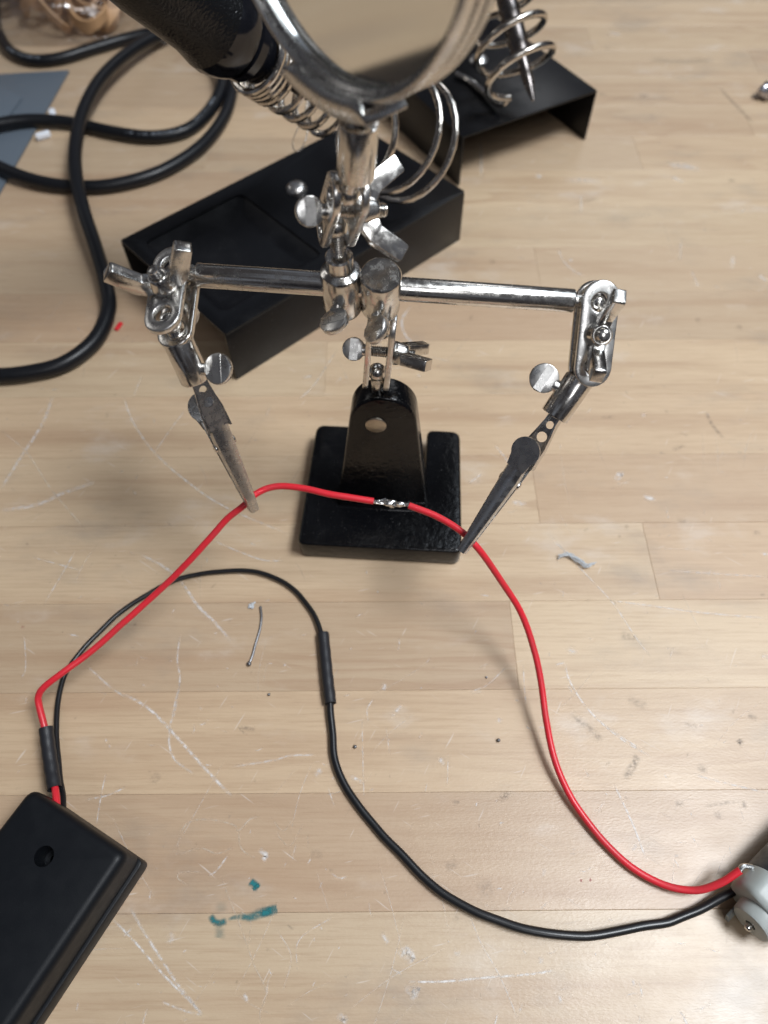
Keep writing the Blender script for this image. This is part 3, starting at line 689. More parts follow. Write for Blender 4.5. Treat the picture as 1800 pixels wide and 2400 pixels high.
def clip(P0, tip, nrm, lever_front, roll=0.0):
    """alligator clip: main jaw with a holed tail, thumb lever jaw, rivet and spring"""
    ax = (tip - P0).normalized(); L = (tip - P0).length; n = perp(ax, nrm); w = ax.cross(n)
    if roll: n, w = n * math.cos(roll) + w * math.sin(roll), w * math.cos(roll) - n * math.sin(roll)
    sN = -1 if lever_front else 1                # side on which the main jaw lies
    k = L / 52.0
    def P(t, a, h): return P0 + ax * (t * k) + w * a + n * h
    def channel(ts, wid, hgt, dep, side, teeth):
        loops = []
        for t in ts:
            ww, hh_, dd = wid(t) / 2, hgt(t), dep(t)
            if teeth and t > 37: dd += 0.55 if int(round((t - 37) / 0.75)) % 2 else -0.25
            th = .55; r = min(1.7, ww * .62)
            o = [(-ww, hh_ - dd), (-ww, hh_ - r), (-ww + r * .3, hh_ - r * .3), (-ww + r, hh_), (ww - r, hh_), (ww - r * .3, hh_ - r * .3), (ww, hh_ - r), (ww, hh_ - dd),
                 (ww - th, hh_ - dd), (ww - th, hh_ - r - .3), (ww - r, hh_ - th), (-ww + r, hh_ - th), (-ww + th, hh_ - r - .3), (-ww + th, hh_ - dd)]
            loops.append([P(t, a, side * h) for a, h in o])
        return loops
    lin = lambda pts: (lambda t: next((a[1] + (b[1] - a[1]) * (t - a[0]) / (b[0] - a[0]) for a, b in zip(pts, pts[1:]) if a[0] <= t <= b[0]), pts[-1][1]))
    ts = [17.25 + i * .75 for i in range(47)]
    # main jaw
    wid = lin([(17, 6.1), (22, 6.2), (30, 5.5), (52.5, 2.9)]); hgt = lin([(17, 3.05), (24, 3.1), (46, 2.75), (52.5, 1.8)]); dep = lin([(17, .9), (22, 2.6), (30, 2.7), (40, 2.1), (52.5, 1.55)])
    m = MB().loft(channel(ts, wid, hgt, dep, sN, True))
    tail = round_outline([(-2.0, -2.1), (6, -2.2), (11, -2.85), (17.9, -3.0), (17.9, 3.0), (11, 2.85), (6, 2.2), (-2.0, 2.1)], [.5, 3, 4, .2, .2, 4, 3, .5], 4)
    m.prism([(x * k, y) for x, y in tail], P0 + n * sN * 2.45, ax, w, n * sN, 0, .6, [circle(5.0 * k, 0, 1.15), circle(9.2 * k, 0, 1.55)])
    mj = m.build('clip_jaw', 'steel_dark', hh, angle=30)
    # crimp flanges under the tail
    m = MB()
    for s in (1, -1): m.loft([[P(t, s * (a + e), sN * h) for e, h in ((0, 2.7), (.5, 2.7), (.5 * (1 - f), 2.7 - f * 2.6), (-.5 * f - .1, 2.7 - f * 2.6))] for t, a, f in ((-1, 1.7, .9), (4, 1.8, .9), (8, 2.3, .6), (12, 3.0, .7), (19, 3.3, .9))])
    m.build('clip_tail', 'nickel', mj, angle=30)
    # lever jaw with round thumb pad
    wid = lin([(17, 5.8), (24, 5.9), (30, 5.4), (52.5, 2.9)]); hgt = lin([(17, 5.0), (24, 3.6), (40, 2.6), (52.5, 1.75)]); dep = lin([(17, .8), (24, 2.4), (40, 2.0), (52.5, 1.55)])
    m = MB().loft(channel(ts, wid, hgt, dep, -sN, True))
    pd = (P(21, 0, -sN * 4.2) - P(11, 0, -sN * 6.6)).normalized(); pc = P(14.2, 0, -sN * 5.9); pn = perp(pd, n * -sN); pw = pd.cross(pn)
    ol = []
    for i in range(21):
        a = math.radians(55 + i * 250 / 20); ol.append((4.25 * math.cos(a), 4.25 * math.sin(a)))
    ol += [(5.0, -2.95), (6.2 * k, -2.85), (6.2 * k, 2.85), (5.0, 2.95)]
    m.prism(ol, pc, pd, pw, pn, -.3, .3)
    lj = m.build('lever_jaw', 'steel_dark', hh, angle=30)
    MB().cyl(P(25, -3.5, sN * .4), P(25, 3.5, sN * .4), 1.25, 24, .4).build('rivet', 'nickel', lj)
    h = []
    for i in range(80):
        a = i / 79 * 2 * math.pi * 4; h.append(P(25, -2.2 + 4.4 * i / 79, sN * .4) + (ax * math.cos(a) + n * math.sin(a)) * 1.75)
    MB().tube(h, .35, 8).build('spring', 'spring', lj)
    return ax, n, w

# left joint and clip
dL = V((0.0, -.985, -.15)).normalized()
B2L = B1L + dL * 16
m = MB().ball(B1L, 2.9); m.cyl(B1L, RL + rd * .6, 1.9, 24); m.build('ball_stud', 'nickel', hh)
tipL = DZ(548, 1101, 49); axL = (tipL - B2L).normalized()
m = MB().ball(B2L, 2.9); m.cyl(B2L, B2L + axL * 8, 1.9, 24); m.build('ball_stud', 'nickel', hh)
joint(B1L, B2L, V((-.22, -.22, .93)), V((.97, .17, .1)), '', V((-.6, .3, .6)))
MB().hollow(B2L + axL * 4.6, B2L + axL * 17.2, 4.1, 2.7, 48, .4).build('clip_sleeve', 'nickel', hh)
side = perp(axL, V((.93, -.25, .1)))
paddle(B2L + axL * 14.2 + side * 8.6, -side, V((-.1, -.62, .78)), hh, 4.2, 1.7, 1.0)
clip(B2L + axL * 14.5, tipL, towards(tipL), False, math.radians(-14))
# right joint and clip
dR = V((-.03, -.66, -.75)).normalized()
B2R = B1R + dR * 16.6
m = MB().ball(B1R, 2.9); m.cyl(B1R, RR - rd * .6, 1.9, 24); m.build('ball_stud', 'nickel', hh)
tipR = DZ(997, 1191, 48.5); axR = (tipR - B2R).normalized()
m = MB().ball(B2R, 2.9); m.cyl(B2R, B2R + axR * 8, 1.9, 24); m.build('ball_stud', 'nickel', hh)
joint(B1R, B2R, V((.0, -.74, .66)), V((.18, .62, .74)), '', V((-.8, .3, 0)))
MB().hollow(B2R + axR * 4.6, B2R + axR * 17.0, 4.15, 2.8, 48, .4).build('clip_sleeve', 'nickel', hh)
side = perp(axR, V((-1, .15, -.1)))
paddle(B2R + axR * 9.6 + side * 8.4, -side, V((-.2, -.62, .75)), hh, 4.2, 1.7, 1.0)
clip(B2R + axR * 15.0, tipR, towards(tipR), True, math.radians(10))

# ------------------------------------------------------------------ soldering iron stand in the middle ground
SA, SBp = V((-66, 218, 0)), V((39.5, 315, 0)); L1 = (SBp - SA).normalized(); W1 = V((-L1.y, L1.x, 0))
SL, SW, SH = (SBp - SA).length, 82.0, 28.0
st1 = thing('soldering_iron_stand', SA + L1 * SL / 2 + W1 * SW / 2, 'black folded sheet metal soldering iron stand with sponge tray behind the helping hand', 'iron stand')
def sp(l, w, z): return SA + L1 * l + W1 * w + Z * z
plate = round_outline([(0, 0), (SL, 0), (SL, SW), (0, SW)], [.8, .8, .8, .8], 2)
tray = round_outline([(7, 11), (62, 11), (62, SW - 9), (7, SW - 9)], 4, 4)
MB().prism(plate, SA, L1, W1, Z, SH - 1.2, SH, [tray]).build('top_plate', 'sheet_black', st1, bevel=.3)
for w0 in (0.0, SW - 1.2):
    MB().box(SA, L1, W1, Z, (0, SL), (w0, w0 + 1.2), (0.2, SH - 1.25)).build('side_flange', 'sheet_black', st1, bevel=.25)
m = MB(); o2 = round_outline([(13, 17), (56, 17), (56, SW - 17), (13, SW - 17)], 4, 4)
m.loft([[sp(a, b, SH - .2) for a, b in tray], [sp(a, b, SH - 1.0) for a, b in tray], [sp(a, b, SH - 4.5) for a, b in o2]], caps=False)
m.add([sp(a, b, SH - 4.5) for a, b in o2], [tuple(range(len(o2)))])
m.build('sponge_tray', 'sheet_black', st1, angle=50)
bc = DZ(641, 410, SH)
MB().lathe(bc, Z, [(0, 5.2), (.8, 5.2), (2.0, 4.6), (3.2, 3.0), (3.6, 0)], 36).build('bolt', 'nickel_soft', st1)
O1, a1 = V((-47, 279, 108)), V((.548, .48, -.685)).normalized()
u1 = perp(a1, Z); w1 = a1.cross(u1)
def helix(o, a, u, w, segs, per=28):
    """segs: list of (turns, t0, t1, r0, r1[, shift0, shift1])"""
    pts = []; ang = 0.0
    for turns, t0, t1, r0, r1, *sh in segs:
        s0, s1 = sh if sh else (V((0, 0, 0)), V((0, 0, 0)))
        n = int(abs(turns) * per)
        for i in range(n):
            f = i / n; th = ang + 2 * math.pi * turns * f; r = r0 + (r1 - r0) * f
            pts.append(o + s0 + (s1 - s0) * f + a * (t0 + (t1 - t0) * f) + (u * math.cos(th) + w * math.sin(th)) * r)
        ang += 2 * math.pi * turns
    return pts
MB().tube(helix(O1, a1, u1, w1, [(3.2, 0, 8, 13.4, 13.4), (4.6, 8, 46, 13.4, 12.0), (.7, 46, 56, 12.0, 24.0, V((0, 0, 0)), V((15, -4, -2))), (2.1, 56, 72, 24.0, 25.5, V((15, -4, -2)), V((20, -6, -2)))]), 1.45, 10).build('wire_coil', 'spring', st1)
m = MB(); q = O1 + a1 * 70 - u1 * 25 + V((19, -6, -2))
m.tube(spline([q, sp(118, 40, 34), sp(108, 38, 29.5), sp(92, 36, 29.5)], 6), 1.45, 10); m.build('coil_foot', 'spring', st1)

iron1 = thing('soldering_iron', O1, 'black handled soldering iron with textured grip and long looping cord', 'soldering iron')
MB().lathe(O1, -a1, [(-2, 0), (-2, 10.2), (2, 10.6), (5, 10.6), (5.2, 12.6), (8.5, 12.8), (9, 11.6), (11, 11.8), (11.4, 14.2), (15, 15.4), (19, 15.8), (22, 15.4)], 64, capped=False).build('collar', 'handle_gloss', iron1, angle=30)
MB().lathe(O1, -a1, [(21.9, 15.4), (25, 14.6), (29, 13.6), (40, 13.0), (52, 12.3), (57, 11.6), (59, 10.0), (59.2, 8.8)], 72, capped=False).build('grip', 'handle', iron1, angle=50)
m = MB().lathe(O1, -a1, [(58.5, 8.8), (66, 8.5), (100, 8.0), (103, 7.2), (103, 0)], 48, capped=False); rear = m.build('rear_sleeve', 'handle_gloss', iron1)
m = MB().lathe(O1, -a1, [(72, 8.75), (72, 8.75), (98, 8.3)], 48, capped=False); m.build('grey_band', 'grey_band', rear)
MB().lathe(O1, a1, [(2, 4.4), (30, 4.2), (31, 3.0), (50, 2.6), (58, .6), (58.3, 0)], 32).build('barrel', 'iron_barrel', iron1)
cordpts = [DZ(-90, 800, 3.8), DZ(-20, 812, 3.8), DZ(60, 806, 3.8), DZ(140, 785, 3.9), DZ(205, 735, 4.2), DZ(234, 670, 5.5), DZ(228, 610, 7), DZ(205, 530, 9), DZ(182, 460, 12), DZ(166, 390, 13.5), DZ(163, 320, 14),
           DZ(180, 240, 14), DZ(222, 165, 13), DZ(290, 105, 11), DZ(360, 70, 8), DZ(420, 58, 5), DZ(475, 90, 5), DZ(500, 150, 5), DZ(500, 205, 4.5), DZ(480, 260, 4), DZ(430, 320, 3.9), DZ(350, 370, 3.8), DZ(260, 397, 3.8),
           DZ(180, 404, 3.8), DZ(90, 394, 4.4), DZ(0, 362, 5.8), DZ(-60, 325, 6.5), DZ(-50, 285, 6.5), DZ(0, 268, 6.2), DZ(70, 260, 5.2), DZ(150, 265, 3.9), DZ(240, 285, 3.8), DZ(330, 296, 3.8), DZ(405, 280, 3.9), DZ(455, 235, 4.5), DZ(480, 180, 8), DZ(470, 120, 12),
           DZ(420, 70, 12), DZ(350, 68, 6), DZ(280, 82, 3.9), DZ(200, 105, 3.8), DZ(130, 126, 3.8), DZ(70, 130, 3.8), DZ(25, 112, 4), DZ(0, 78, 4), DZ(-10, 40, 4), DZ(-5, -20, 4), DZ(40, -90, 4)]
cp = spline(cordpts, 8)
cord = MB().tube(cp, 3.55, 16).build('power_cord', 'rubber', iron1)
pm = MB(); rp = random.Random(8)
def cord_print(i0, i1):
    for i in range(i0, i1):
        p, q = cp[i], cp[i + 1]; t = (q - p).normalized(); nv = perp(t, V((0, -.55, .83))); sv = t.cross(nv)
        for j in range(3):
            if rp.random() < .25: continue
            b = p + (q - p) * (j / 3.0); o = len(pm.v); wl = rp.uniform(.5, 1.0) * .55; hl = rp.uniform(.5, .9)
            pm.v += [b + nv * 3.6 + sv * hl, b + nv * 3.6 - sv * hl, b + t * wl * 2 + nv * 3.6 - sv * hl, b + t * wl * 2 + nv * 3.6 + sv * hl]
            pm.uv += [(0, .35), (0, .65), (1, .65), (1, .35)]; pm.st += [rp.uniform(.3, .8)] * 4; pm.f.append((o, o + 1, o + 2, o + 3))
cord_print(251, 263); cord_print(266, 274); cord_print(333, 344)
tag(pm.build('printed_marking', 'print', cord, smooth=False), None, kind='stuff')

# ------------------------------------------------------------------ second stand with bare iron tip
E2, F2 = V((41, 361, 0)), V((118.4, 406, 0)); W2 = (F2 - E2).normalized(); L2 = V((-W2.y, W2.x, 0)); SW2 = (F2 - E2).length
st2 = thing('soldering_iron_stand', E2 + W2 * SW2 / 2 + L2 * 70, 'black folded sheet metal stand with wire coil behind the magnifier at top right', 'iron stand')
MB().box(E2, W2, L2, Z, (0, SW2), (0, 142), (27.0, 28.2)).build('top_plate', 'sheet_black', st2, bevel=.35)
MB().box(E2, W2, L2, Z, (0, 1.2), (0, 142), (0.2, 26.95)).build('side_flange', 'sheet_black', st2, bevel=.25)
MB().box(E2, W2, L2, Z, (SW2 - 1.2, SW2), (0, 142), (0.2, 26.95)).build('side_flange', 'sheet_black', st2, bevel=.25)
T2, d2 = PZ(1250, 236, 42), V((-.29, .75, .59)).normalized()
u2 = perp(d2, Z); w2 = d2.cross(u2)
axo = T2 + V((-5.5, 2, 4))
hp = helix(axo, d2, -u2, w2, [(-.35, 4, 8, 15, 18.5), (-5.2, 8, 86, 18.8, 17.5)])
MB().tube(hp, 1.75, 12).build('wire_coil', 'spring', st2)
m = MB(); m.tube(spline([hp[0], hp[0] + V((-5, 2, -4)), DZ(1018, 178, 29.9), DZ(985, 160, 29.9)], 6), 1.75, 10); m.build('coil_foot', 'spring', st2)
bc = DZ(1033, 133, 28.2)
MB().lathe(bc, Z, [(0, 5.6), (1.2, 5.6), (2.6, 4.6), (3.6, 2.6), (3.9, 0)], 36).build('bolt', 'nickel_soft', st2)
iron2 = thing('soldering_iron', T2, 'dark metal soldering iron tip and barrel resting inside the wire coil at top right', 'soldering iron')
MB().lathe(T2, d2, [(0, 0), (.1, .9), (9, 2.7), (21, 3.0), (21.6, 2.6)], 36).build('tip', 'iron_barrel', iron2, angle=25)
MB().lathe(T2, d2, [(21.4, 2.5), (22, 4.6), (22.6, 5.0), (74, 5.2), (75, 9), (120, 10.5)], 40).build('barrel', 'iron_barrel', iron2, angle=25)

# ------------------------------------------------------------------ wires, splice, sleeves
RW = 1.08
def worn(p, amp=.14):
    return [q + V((mnoise.noise(q * .11), mnoise.noise(q * .11 + V((9, 0, 0))), .5 * mnoise.noise(q * .11 + V((0, 9, 0))))) * amp * 1.6 for q in p]
def D3(l): return [DZ(*q) for q in l]
redL = D3([(124, 1752, 11), (121, 1722, 10), (113, 1672, 8), (103, 1612, 8), (95, 1568, 9.5), (86, 1528, 12), (84, 1505, 14), (96, 1484, 16), (140, 1449, 18), (190, 1412, 19), (262, 1350, 23), (355, 1266, 30), (425, 1195, 38), (485, 1128, 45),
           (526, 1092, 49), (556, 1065, 50.5), (595, 1051, 51.5), (645, 1054, 52), (705, 1066, 52), (760, 1076, 51.5), (806, 1082, 51)])
redR = D3([(884, 1093, 51), (940, 1114, 50.3), (995, 1147, 49.2), (1028, 1180, 47.5), (1076, 1245, 37), (1124, 1322, 26), (1153, 1400, 18), (1169, 1480, 12), (1180, 1560, 8), (1200, 1645, 5), (1236, 1727, 3), (1292, 1804, 2), (1360, 1870, 2),
           (1430, 1910, 2.6), (1500, 1923, 4.5), (1552, 1909, 7.5), (1599, 1881, 11)])
red = thing('red_wire', DZ(840, 1085, 51), 'red insulated wire held by both clips with a freshly soldered bare splice', 'wire')
MB().tube(worn(spline(redL, 10)), RW, 16).build('insulation', 'red', red)
MB().tube(worn(spline(redR, 10)), RW, 16).build('insulation', 'red', red)
a, b = redL[-1], redR[0]; dd = (b - a).normalized(); su = perp(dd, Z); sw = dd.cross(su); Ls = (b - a).length
m = MB(); rs = random.Random(4)
for k in range(7):
    ph = rs.uniform(0, 6.28); pts = []
    for i in range(14):
        f = i / 13; r = .55 + .25 * math.sin(f * 9 + ph) * (f > .15) * (f < .9)
        pts.append(a - dd * 1 + dd * (Ls + 2) * f + (su * math.cos(ph + f * 5) + sw * math.sin(ph + f * 5)) * r)
    m.tube(spline(pts, 3), .2, 6)
for ph, L in ((1.0, .45), (4.0, .35)):
    m.tube(spline([a + dd * .2, a + dd * Ls * .2 + su * 1.1, a + dd * Ls * L + su * 1.5 + sw * math.cos(ph)], 5), .18, 6)
m.build('bare_strands', 'solder', red)
def blob(c, axis, rx, rr_, seed, amp=.22, name='solder_blob', mat='solder', parent=None, seg=20):
    m = MB().ball(V((0, 0, 0)), 1, seg, 12); u = anyperp(axis); w = axis.cross(u); vs = []
    for q in m.v:
        n = 1 + amp * mnoise.noise(q * 1.7 + V((seed, seed, 0)))
        vs.append(c + (axis * q.z * rx + (u * q.x + w * q.y) * rr_) * n)
    m.v = vs; return m.build(name, mat, parent, angle=80)
blob(a + dd * Ls * .45, dd, 2.2, 1.15, 2.2, .8, parent=red)
blob(a + dd * Ls * .68 + su * .15, dd, 2.3, .85, 7.2, .8, parent=red)

blk1 = D3([(137, 1748, 9), (135, 1722, 7), (130, 1680, 4.5), (124, 1615, 2.5), (123, 1550, 1.6), (130, 1490, 1.2), (150, 1440, 1.1), (200, 1379, 1.1), (262, 1322, 1.1), (330, 1277, 1.1), (400, 1247, 1.1), (470, 1235, 1.4), (530, 1233, 1.6), (590, 1246, 1.6), (638, 1277, 1.5),
           (672, 1317, 1.5), (692, 1360, 1.9), (700, 1400, 2.1), (706, 1440, 2.1)])
blk2 = D3([(706, 1440, 2.1), (711, 1490, 2.1), (714, 1530, 1.8), (718, 1580, 1.4), (722, 1637, 1.35), (744, 1695, 1.35), (798, 1771, 1.35), (868, 1847, 1.6), (928, 1908, 2.0), (1000, 1955, 2.6), (1080, 1990, 3.0), (1160, 2013, 3.2), (1250, 2022, 3.0), (1330, 2012, 2.6),
           (1395, 1998, 2.2), (1450, 1990, 2.0), (1512, 1964, 2.5), (1570, 1932, 4), (1600, 1914, 6)])
bw = thing('black_wire', DZ(700, 1400, 0), 'black insulated wire looping across the bench from battery case to motor', 'wire')
MB().tube(worn(spline(blk1, 10), .2), .88, 14).build('thin_lead', 'blackwire', bw)
MB().tube(worn(spline(blk2, 10), .2), 1.28, 14).build('thick_lead', 'blackwire', bw)
def sleeve(p, r, label):
    p = spline(p, 8); n = len(p); rad = [r + .06 * math.sin(i * 1.3) for i in range(n)]
    m = MB(); m.tube(p, rad, 24, caps=False); m.tube(p, [q - .35 for q in rad], 24, caps=False)
    for i in (0, n - 1):
        t = (p[min(i + 1, n - 1)] - p[max(i - 1, 0)]).normalized()
        m.lathe(p[i], t, [(0, rad[i]), (.0001, rad[i] - .35)], 24, capped=False)
    o = m.build('heat_shrink_tube', 'shrink', None, origin=p[n // 2], merge=False); tag(o, label, 'heat shrink', 'heat shrink sleeves on the wires'); return o
sleeve(D3([(698, 1368, 2.2), (703, 1420, 2.2), (708, 1470, 2.2), (714, 1520, 2.2)]), 2.05, 'straight black heat shrink sleeve covering the joint in the black wire')
sleeve(D3([(99, 1572, 9.2), (104, 1612, 8.4), (111, 1660, 8), (118, 1704, 8.6)]), 2.15, 'loose black heat shrink sleeve on the red wire next to battery case')

# ------------------------------------------------------------------ battery case
Pq, Qq = V((-104.3, 41.3, 0)), V((-71.9, 23.3, 0)); BU = (Qq - Pq).normalized(); BV = V((BU.y, -BU.x, 0)); BW = (Qq - Pq).length
if BV.y > 0: BV = -BV
bat = thing('battery_case', Pq + BU * BW / 2 + BV * 35, 'closed black plastic battery case with screw hole at the lower left', 'battery case')
hole = PZ(103, 2007, 20); hl = hole - Pq; hx, hy = hl.dot(BU), hl.dot(BV)
# upper shell: rounded long edges, cross-section lofted along its length, with a plate that carries the counterbore
sec = lambda ins, top: [(0 + ins, 7.2), (BW - ins, 7.2), (BW - ins, top - 5), (BW - ins - .5, top - 2.6), (BW - ins - 1.8, top - .8), (BW - ins - 4.0, top), (ins + 4.0, top), (ins + 1.8, top - .8), (ins + .5, top - 2.6), (ins, top - 5)]
def pb(x, y, z): return Pq + BU * x + BV * y + Z * z
out = round_outline([(0, 0), (BW, 0), (BW, 72), (0, 72)], [2.0, 1.2, 1.5, 2.0], 4)
shell = MB()
def rrect(e): return round_outline([(e, e), (BW - e, e), (BW - e, 72 - e), (e, 72 - e)], [3.2 - e * .7, 2.9 - e * .7, 2.9 - e * .7, 3.2 - e * .7], 5)
rings = [(0, 7.2), (0, 16.6), (.12, 17.7), (.5, 18.7), (1.1, 19.4), (1.9, 19.85), (2.8, 20.0)]
shell.loft([[pb(x, y, z) for x, y in rrect(e)] for e, z in rings], caps=False)
bm = bmesh.new(); edges = []
for loop in (rrect(2.8), circle(hx, hy, 2.75, 32)):
    bv_ = [bm.verts.new((p[0], p[1], 0)) for p in loop]; edges += [bm.edges.new((bv_[i], bv_[(i + 1) % len(bv_)])) for i in range(len(bv_))]
bmesh.ops.triangle_fill(bm, use_beauty=True, use_dissolve=False, edges=edges); bm.verts.index_update()
shell.add([pb(v.co.x, v.co.y, 20.0) for v in bm.verts], [tuple(x.index for x in f.verts) for f in bm.faces]); bm.free()
shell.lathe(pb(hx, hy, 12.5), Z, [(0, 2.75), (7.5, 2.75)], 32, u=BU, capped=False)
sh = shell.build('upper_shell', 'case', bat, angle=32)
MB().lathe(V((hole.x, hole.y, 12.5)), Z, [(0, 3.2), (.0, 1.2), (-3, 1.2), (-3, 0)], 24, capped=False).build('screw_recess', 'case', sh)
out2 = round_outline([(-.2, .3), (BW + 1.0, .3), (BW + 1.0, 72.6), (-.2, 72.6)], [2.8, 1.8, 1.5, 1.5], 4)
MB().prism(out2, Pq, BU, BV, Z, 0.2, 7.0).build('lower_shell', 'case', bat, bevel=.5)

# ------------------------------------------------------------------ small motor at the right edge
ma = V((.8, .6, 0)).normalized(); mp = V((.6, -.8, 0)); mc = V((106.6, 8.6, 8.0))
mot = thing('hobby_motor', V((mc.x, mc.y, 0)), 'small hobby motor with white nylon end cap at the right edge', 'motor')
def oval(r, h, n=48): return [(r * math.cos(2 * math.pi * i / n), max(-h, min(h, r * math.sin(2 * math.pi * i / n)))) for i in range(n)]
def ovl(t, r, h): return [mc + ma * t + mp * x + Z * y for x, y in oval(r, h)]
MB().loft([ovl(0, 8.6, 6.6), ovl(.8, 9.6, 7.3), ovl(2.0, 9.9, 7.6), ovl(8.5, 10.0, 7.7)]).build('end_cap', 'nylon', mot, bevel=.25, angle=40)
MB().lathe(mc + ma * .3, -ma, [(0, 6.0), (3.2, 5.7), (4.0, 5.2), (4.2, 4.6), (4.2, 1.5), (2.5, 1.4)], 40).build('bearing_boss', 'nylon', mot, angle=30)
MB().loft([ovl(8.5, 10.05, 7.75), ovl(9.0, 10.3, 7.9), ovl(32, 10.3, 7.9), ovl(33, 9.6, 7.4)]).build('motor_can', 'can', mot, angle=40)
MB().lathe(mc, -ma, [(0, 1.0), (5.2, 1.0), (5.6, .7), (5.6, 0)], 20).build('shaft', 'nickel', mot)
tq = redR[-1]
m = MB(); m.tube(spline([tq - (redR[-1] - redR[-2]).normalized() * .5, tq + V((1.2, 1.2, .1)), mc - mp * 9.6 + ma * 7.5 + Z * 2.5], 5), .75, 10)
m.build('terminal', 'solder', mot)
MB().loft([[mc + mp * (x) + ma * y + Z * z for x, z in ((-3.5, -7.9), (-2.4, -7.9), (-3.8, -5), (-4.6, -5))] for y in (-5.5, -.2)]).build('locating_rib', 'nylon', mot)

# ------------------------------------------------------------------ loose bits on the bench
def bit(m, name, mat, label, cat, at, **kw):
    o = m.build(name, mat, None, origin=at, **kw); return tag(o, label, cat)
c = D3([(563, 1312, .6), (565, 1335, .55), (561, 1362, .5), (552, 1392, .5), (545, 1418, .55), (538, 1434, .6)])
m = MB().tube(spline(c, 6), .42, 10); m.ball(c[-1], .85); m.ball(c[0], .5)
bit(m, 'solder_offcut', 'solder_dull', 'thin bent offcut of grey solder wire left of the black heat shrink', 'solder', c[2])
for (u, v, r, lab) in ((767, 1613, .6, 'tiny shiny solder ball right of the black wire below its sleeve'), (1077, 1599, .6, 'tiny shiny solder ball left of the red wire on the right'),
                       (581, 1500, .5, 'tiny solder ball on the wood below the solder wire offcut'), (1051, 1463, .4, 'tiny dark solder speck left of the red wire beside a board joint')):
    p = DZ(u, v, r * .9); blob_o = blob(p, Z, r, r, u, .2, 'solder_ball', 'solder_dull')
    blob_o.location = (0, 0, 0); tag(blob_o, lab, 'solder ball', 'solder balls')
lp = [(1210, 1203, 1.0), (1222, 1197, 1.5), (1234, 1203, 1.2), (1246, 1207, 1.4), (1256, 1214, 1.0), (1268, 1223, 1.2), (1284, 1217, .9)]
c = D3(lp); m = MB(); rs = random.Random(2)
for k in range(9):
    j = rs.randint(0, 2); pts = [q + V((rs.uniform(-.9, .9), rs.uniform(-.9, .9), rs.uniform(-.3, .6))) for q in c[j:j + rs.randint(4, 6)]]
    m.tube(spline(pts, 5), rs.uniform(.1, .26), 6)
bit(m, 'fibre_scrap', 'lint', 'crumpled grey fibre scrap on the bench right of the right clip', 'scrap', c[3])
p = DZ(545, 1308, .4); m = MB()
for k in range(5): m.tube(spline([p + V((rs.uniform(-1.2, 1.2), rs.uniform(-1.2, 1.2), rs.uniform(0, .5))) for _ in range(4)], 4), .3, 6)
bit(m, 'fibre_scrap', 'lint', 'tiny pale fibre crumb at the top of the solder wire offcut', 'scrap', p)
p = DZ(256, 705, .6); m = MB().box(p, V((.3, .95, 0)), V((-.95, .3, 0)), Z, (-2.6, 2.6), (-1.1, 1.0), (-.5, .6))
bit(m, 'insulation_scrap', 'redscrap', 'small red scrap lying beside the black power cord', 'scrap', p, bevel=.4)
p = DZ(1657, 196, 5); fo = blob(p, Z, 4.0, 5.0, 3.3, .6, 'foil_scrap', 'foil', seg=16); tag(fo, 'small crumpled silver scrap at the far right edge', 'scrap')
fo.location = (0, 0, 0)
c = [PY(662, 318, 262), PY(690, 338, 262), PY(700, 372 * .93, 260), PY(712, 352, 258), PY(727, 322, 258), PY(722, 300, 262)]
c = [DZ(648, 268, 62), DZ(634, 300, 60), DZ(634, 322, 58), DZ(645, 327, 58), DZ(658, 308, 58), DZ(664, 285, 60), DZ(668, 262, 62)]
bit(MB().tube(spline(c, 8), .28, 8), 'clear_filament', 'filament', 'thin clear filament loop hanging from the wire coil under the magnifier', 'filament', c[0])

# grey plastic sheet at the left edge
g = [DZ(-10, 166), DZ(151, 157), DZ(-12, 444)]
sheet = thing('plastic_sheet', V((-260, 410, 0)), 'blue grey plastic sheet under the cord at the left edge', 'sheet')
pts2 = [(g[1].x, g[1].y), (g[2].x, g[2].y), (-330, 322), (-345, 466), (g[0].x, g[0].y)]
MB().prism(pts2, V((0, 0, 0)), X, Y, Z, .3, 1.7).build('sheet', 'card', sheet, bevel=.3)
f1, f2, f3 = DZ(48, 214, 1.9), DZ(-20, 172, 1.9), DZ(-30, 330, 1.9)
MB().prism([(f1.x, f1.y), (f1.x - 8, f1.y - 62), (f3.x - 50, f3.y - 5), (f2.x - 50, f2.y), (f2.x, f2.y)], V((0, 0, 0)), X, Y, Z, 1.75, 2.9).build('flap', 'card', sheet, bevel=.3)
for u, v, an in ((113, 244, 1.9), (92, 290, .55)):
    q = DZ(u, v, 2.6); e = V((math.cos(an), math.sin(an), 0)); MB().box(q, e, V((-e.y, e.x, 0)), Z, (-4.2, 4.2), (-1.8, 1.8), (-2.2, 1.0)).build('tab', 'white', sheet, bevel=.7)

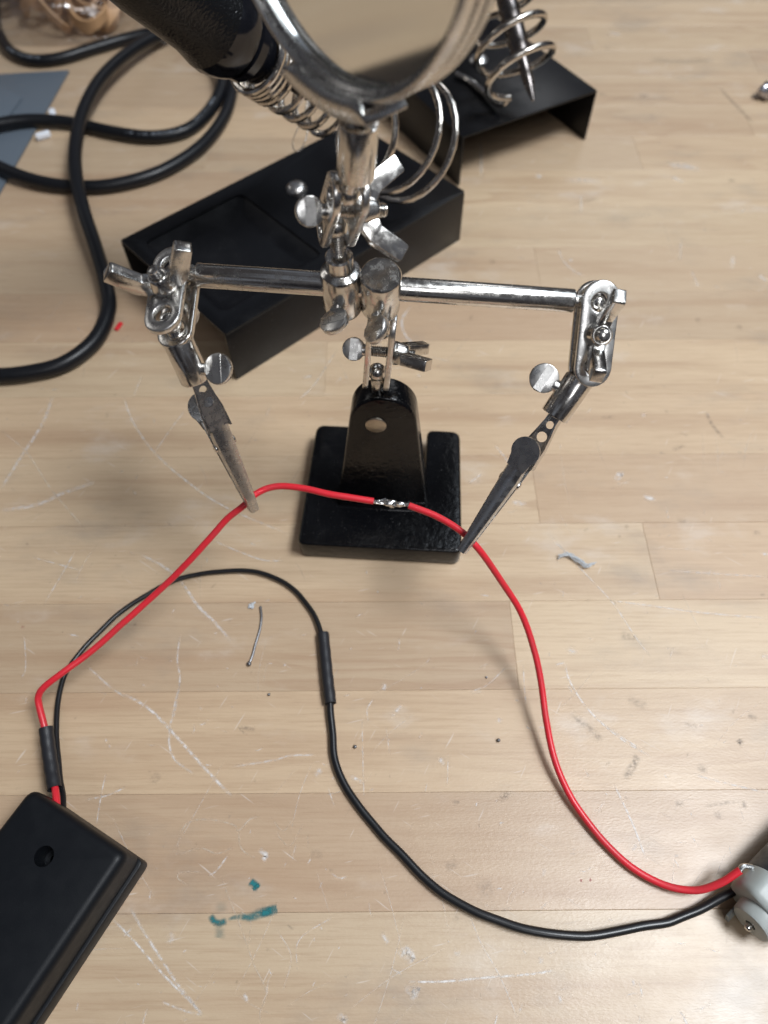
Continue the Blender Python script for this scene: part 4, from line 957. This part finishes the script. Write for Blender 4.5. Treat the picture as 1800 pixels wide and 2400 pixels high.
# clear bag of rubber bands, top left
bagc = V((-222, 566, 0)); rb = random.Random(21)
def bag_r(a, z): return 1.0
for k in range(34):
    cx, cy = bagc.x + rb.uniform(-58, 50), bagc.y + rb.uniform(-34, 40); cz = rb.uniform(4, 24) * (1 - ((cx - bagc.x) / 95) ** 2)
    ax_ = V((rb.gauss(0, .5), rb.gauss(0, .5), rb.uniform(.2, 1))).normalized(); u = anyperp(ax_); w = ax_.cross(u)
    an = rb.uniform(0, 3.14); u, w = u * math.cos(an) + w * math.sin(an), w * math.cos(an) - u * math.sin(an)
    rx, ry, h = rb.uniform(14, 25), rb.uniform(8, 14), rb.uniform(6, 9.5); c0 = V((cx, cy, cz))
    loops = []
    for i in range(37):
        a = 2 * math.pi * i / 36; wob = ax_ * (3.0 * math.sin(2 * a + k))
        ctr = c0 + u * rx * math.cos(a) + w * ry * math.sin(a) + wob; ou = (u * math.cos(a) + w * math.sin(a)).normalized()
        loops.append([ctr + ou * s1 * .8 + ax_ * s2 * h / 2 for s1, s2 in ((-1, -1), (1, -1), (1, 1), (-1, 1))])
    zmin = min(q.z for L in loops for q in L); lift = max(0, 1.0 - zmin)
    m = MB().loft([[q + Z * lift for q in L] for L in loops], caps=False)
    o = m.build('rubber_band', 'band', None, origin=c0, angle=50); tag(o, 'tan rubber band in the clear bag at the top left', 'rubber band', 'rubber bands in the clear bag')
m = MB(); NB = 72; loops = []
for j in range(0, 19):
    f = j / 18; z = .4 + 36 * math.sin(f * math.pi / 2); sc = math.cos(f * math.pi / 2) ** .55
    L = []
    for i in range(NB):
        a = 2 * math.pi * i / NB
        q = V((bagc.x - 4 + 84 * sc * math.cos(a), bagc.y + 4 + 56 * sc * math.sin(a), z))
        nz = mnoise.noise(q * .045 + V((3, 0, 0))) * 7 * (f > .02) + mnoise.noise(q * .13) * 2.5 * (f > .02)
        q += V((math.cos(a), math.sin(a), .6)) * nz; q.z = max(.3, q.z); L.append(q)
    loops.append(L)
m.loft(loops, caps=False); m.add(loops[-1], [tuple(range(NB))])
o = m.build('plastic_bag', 'film', None, origin=bagc, angle=60); tag(o, 'clear plastic bag of tan rubber bands at the top left', 'bag')
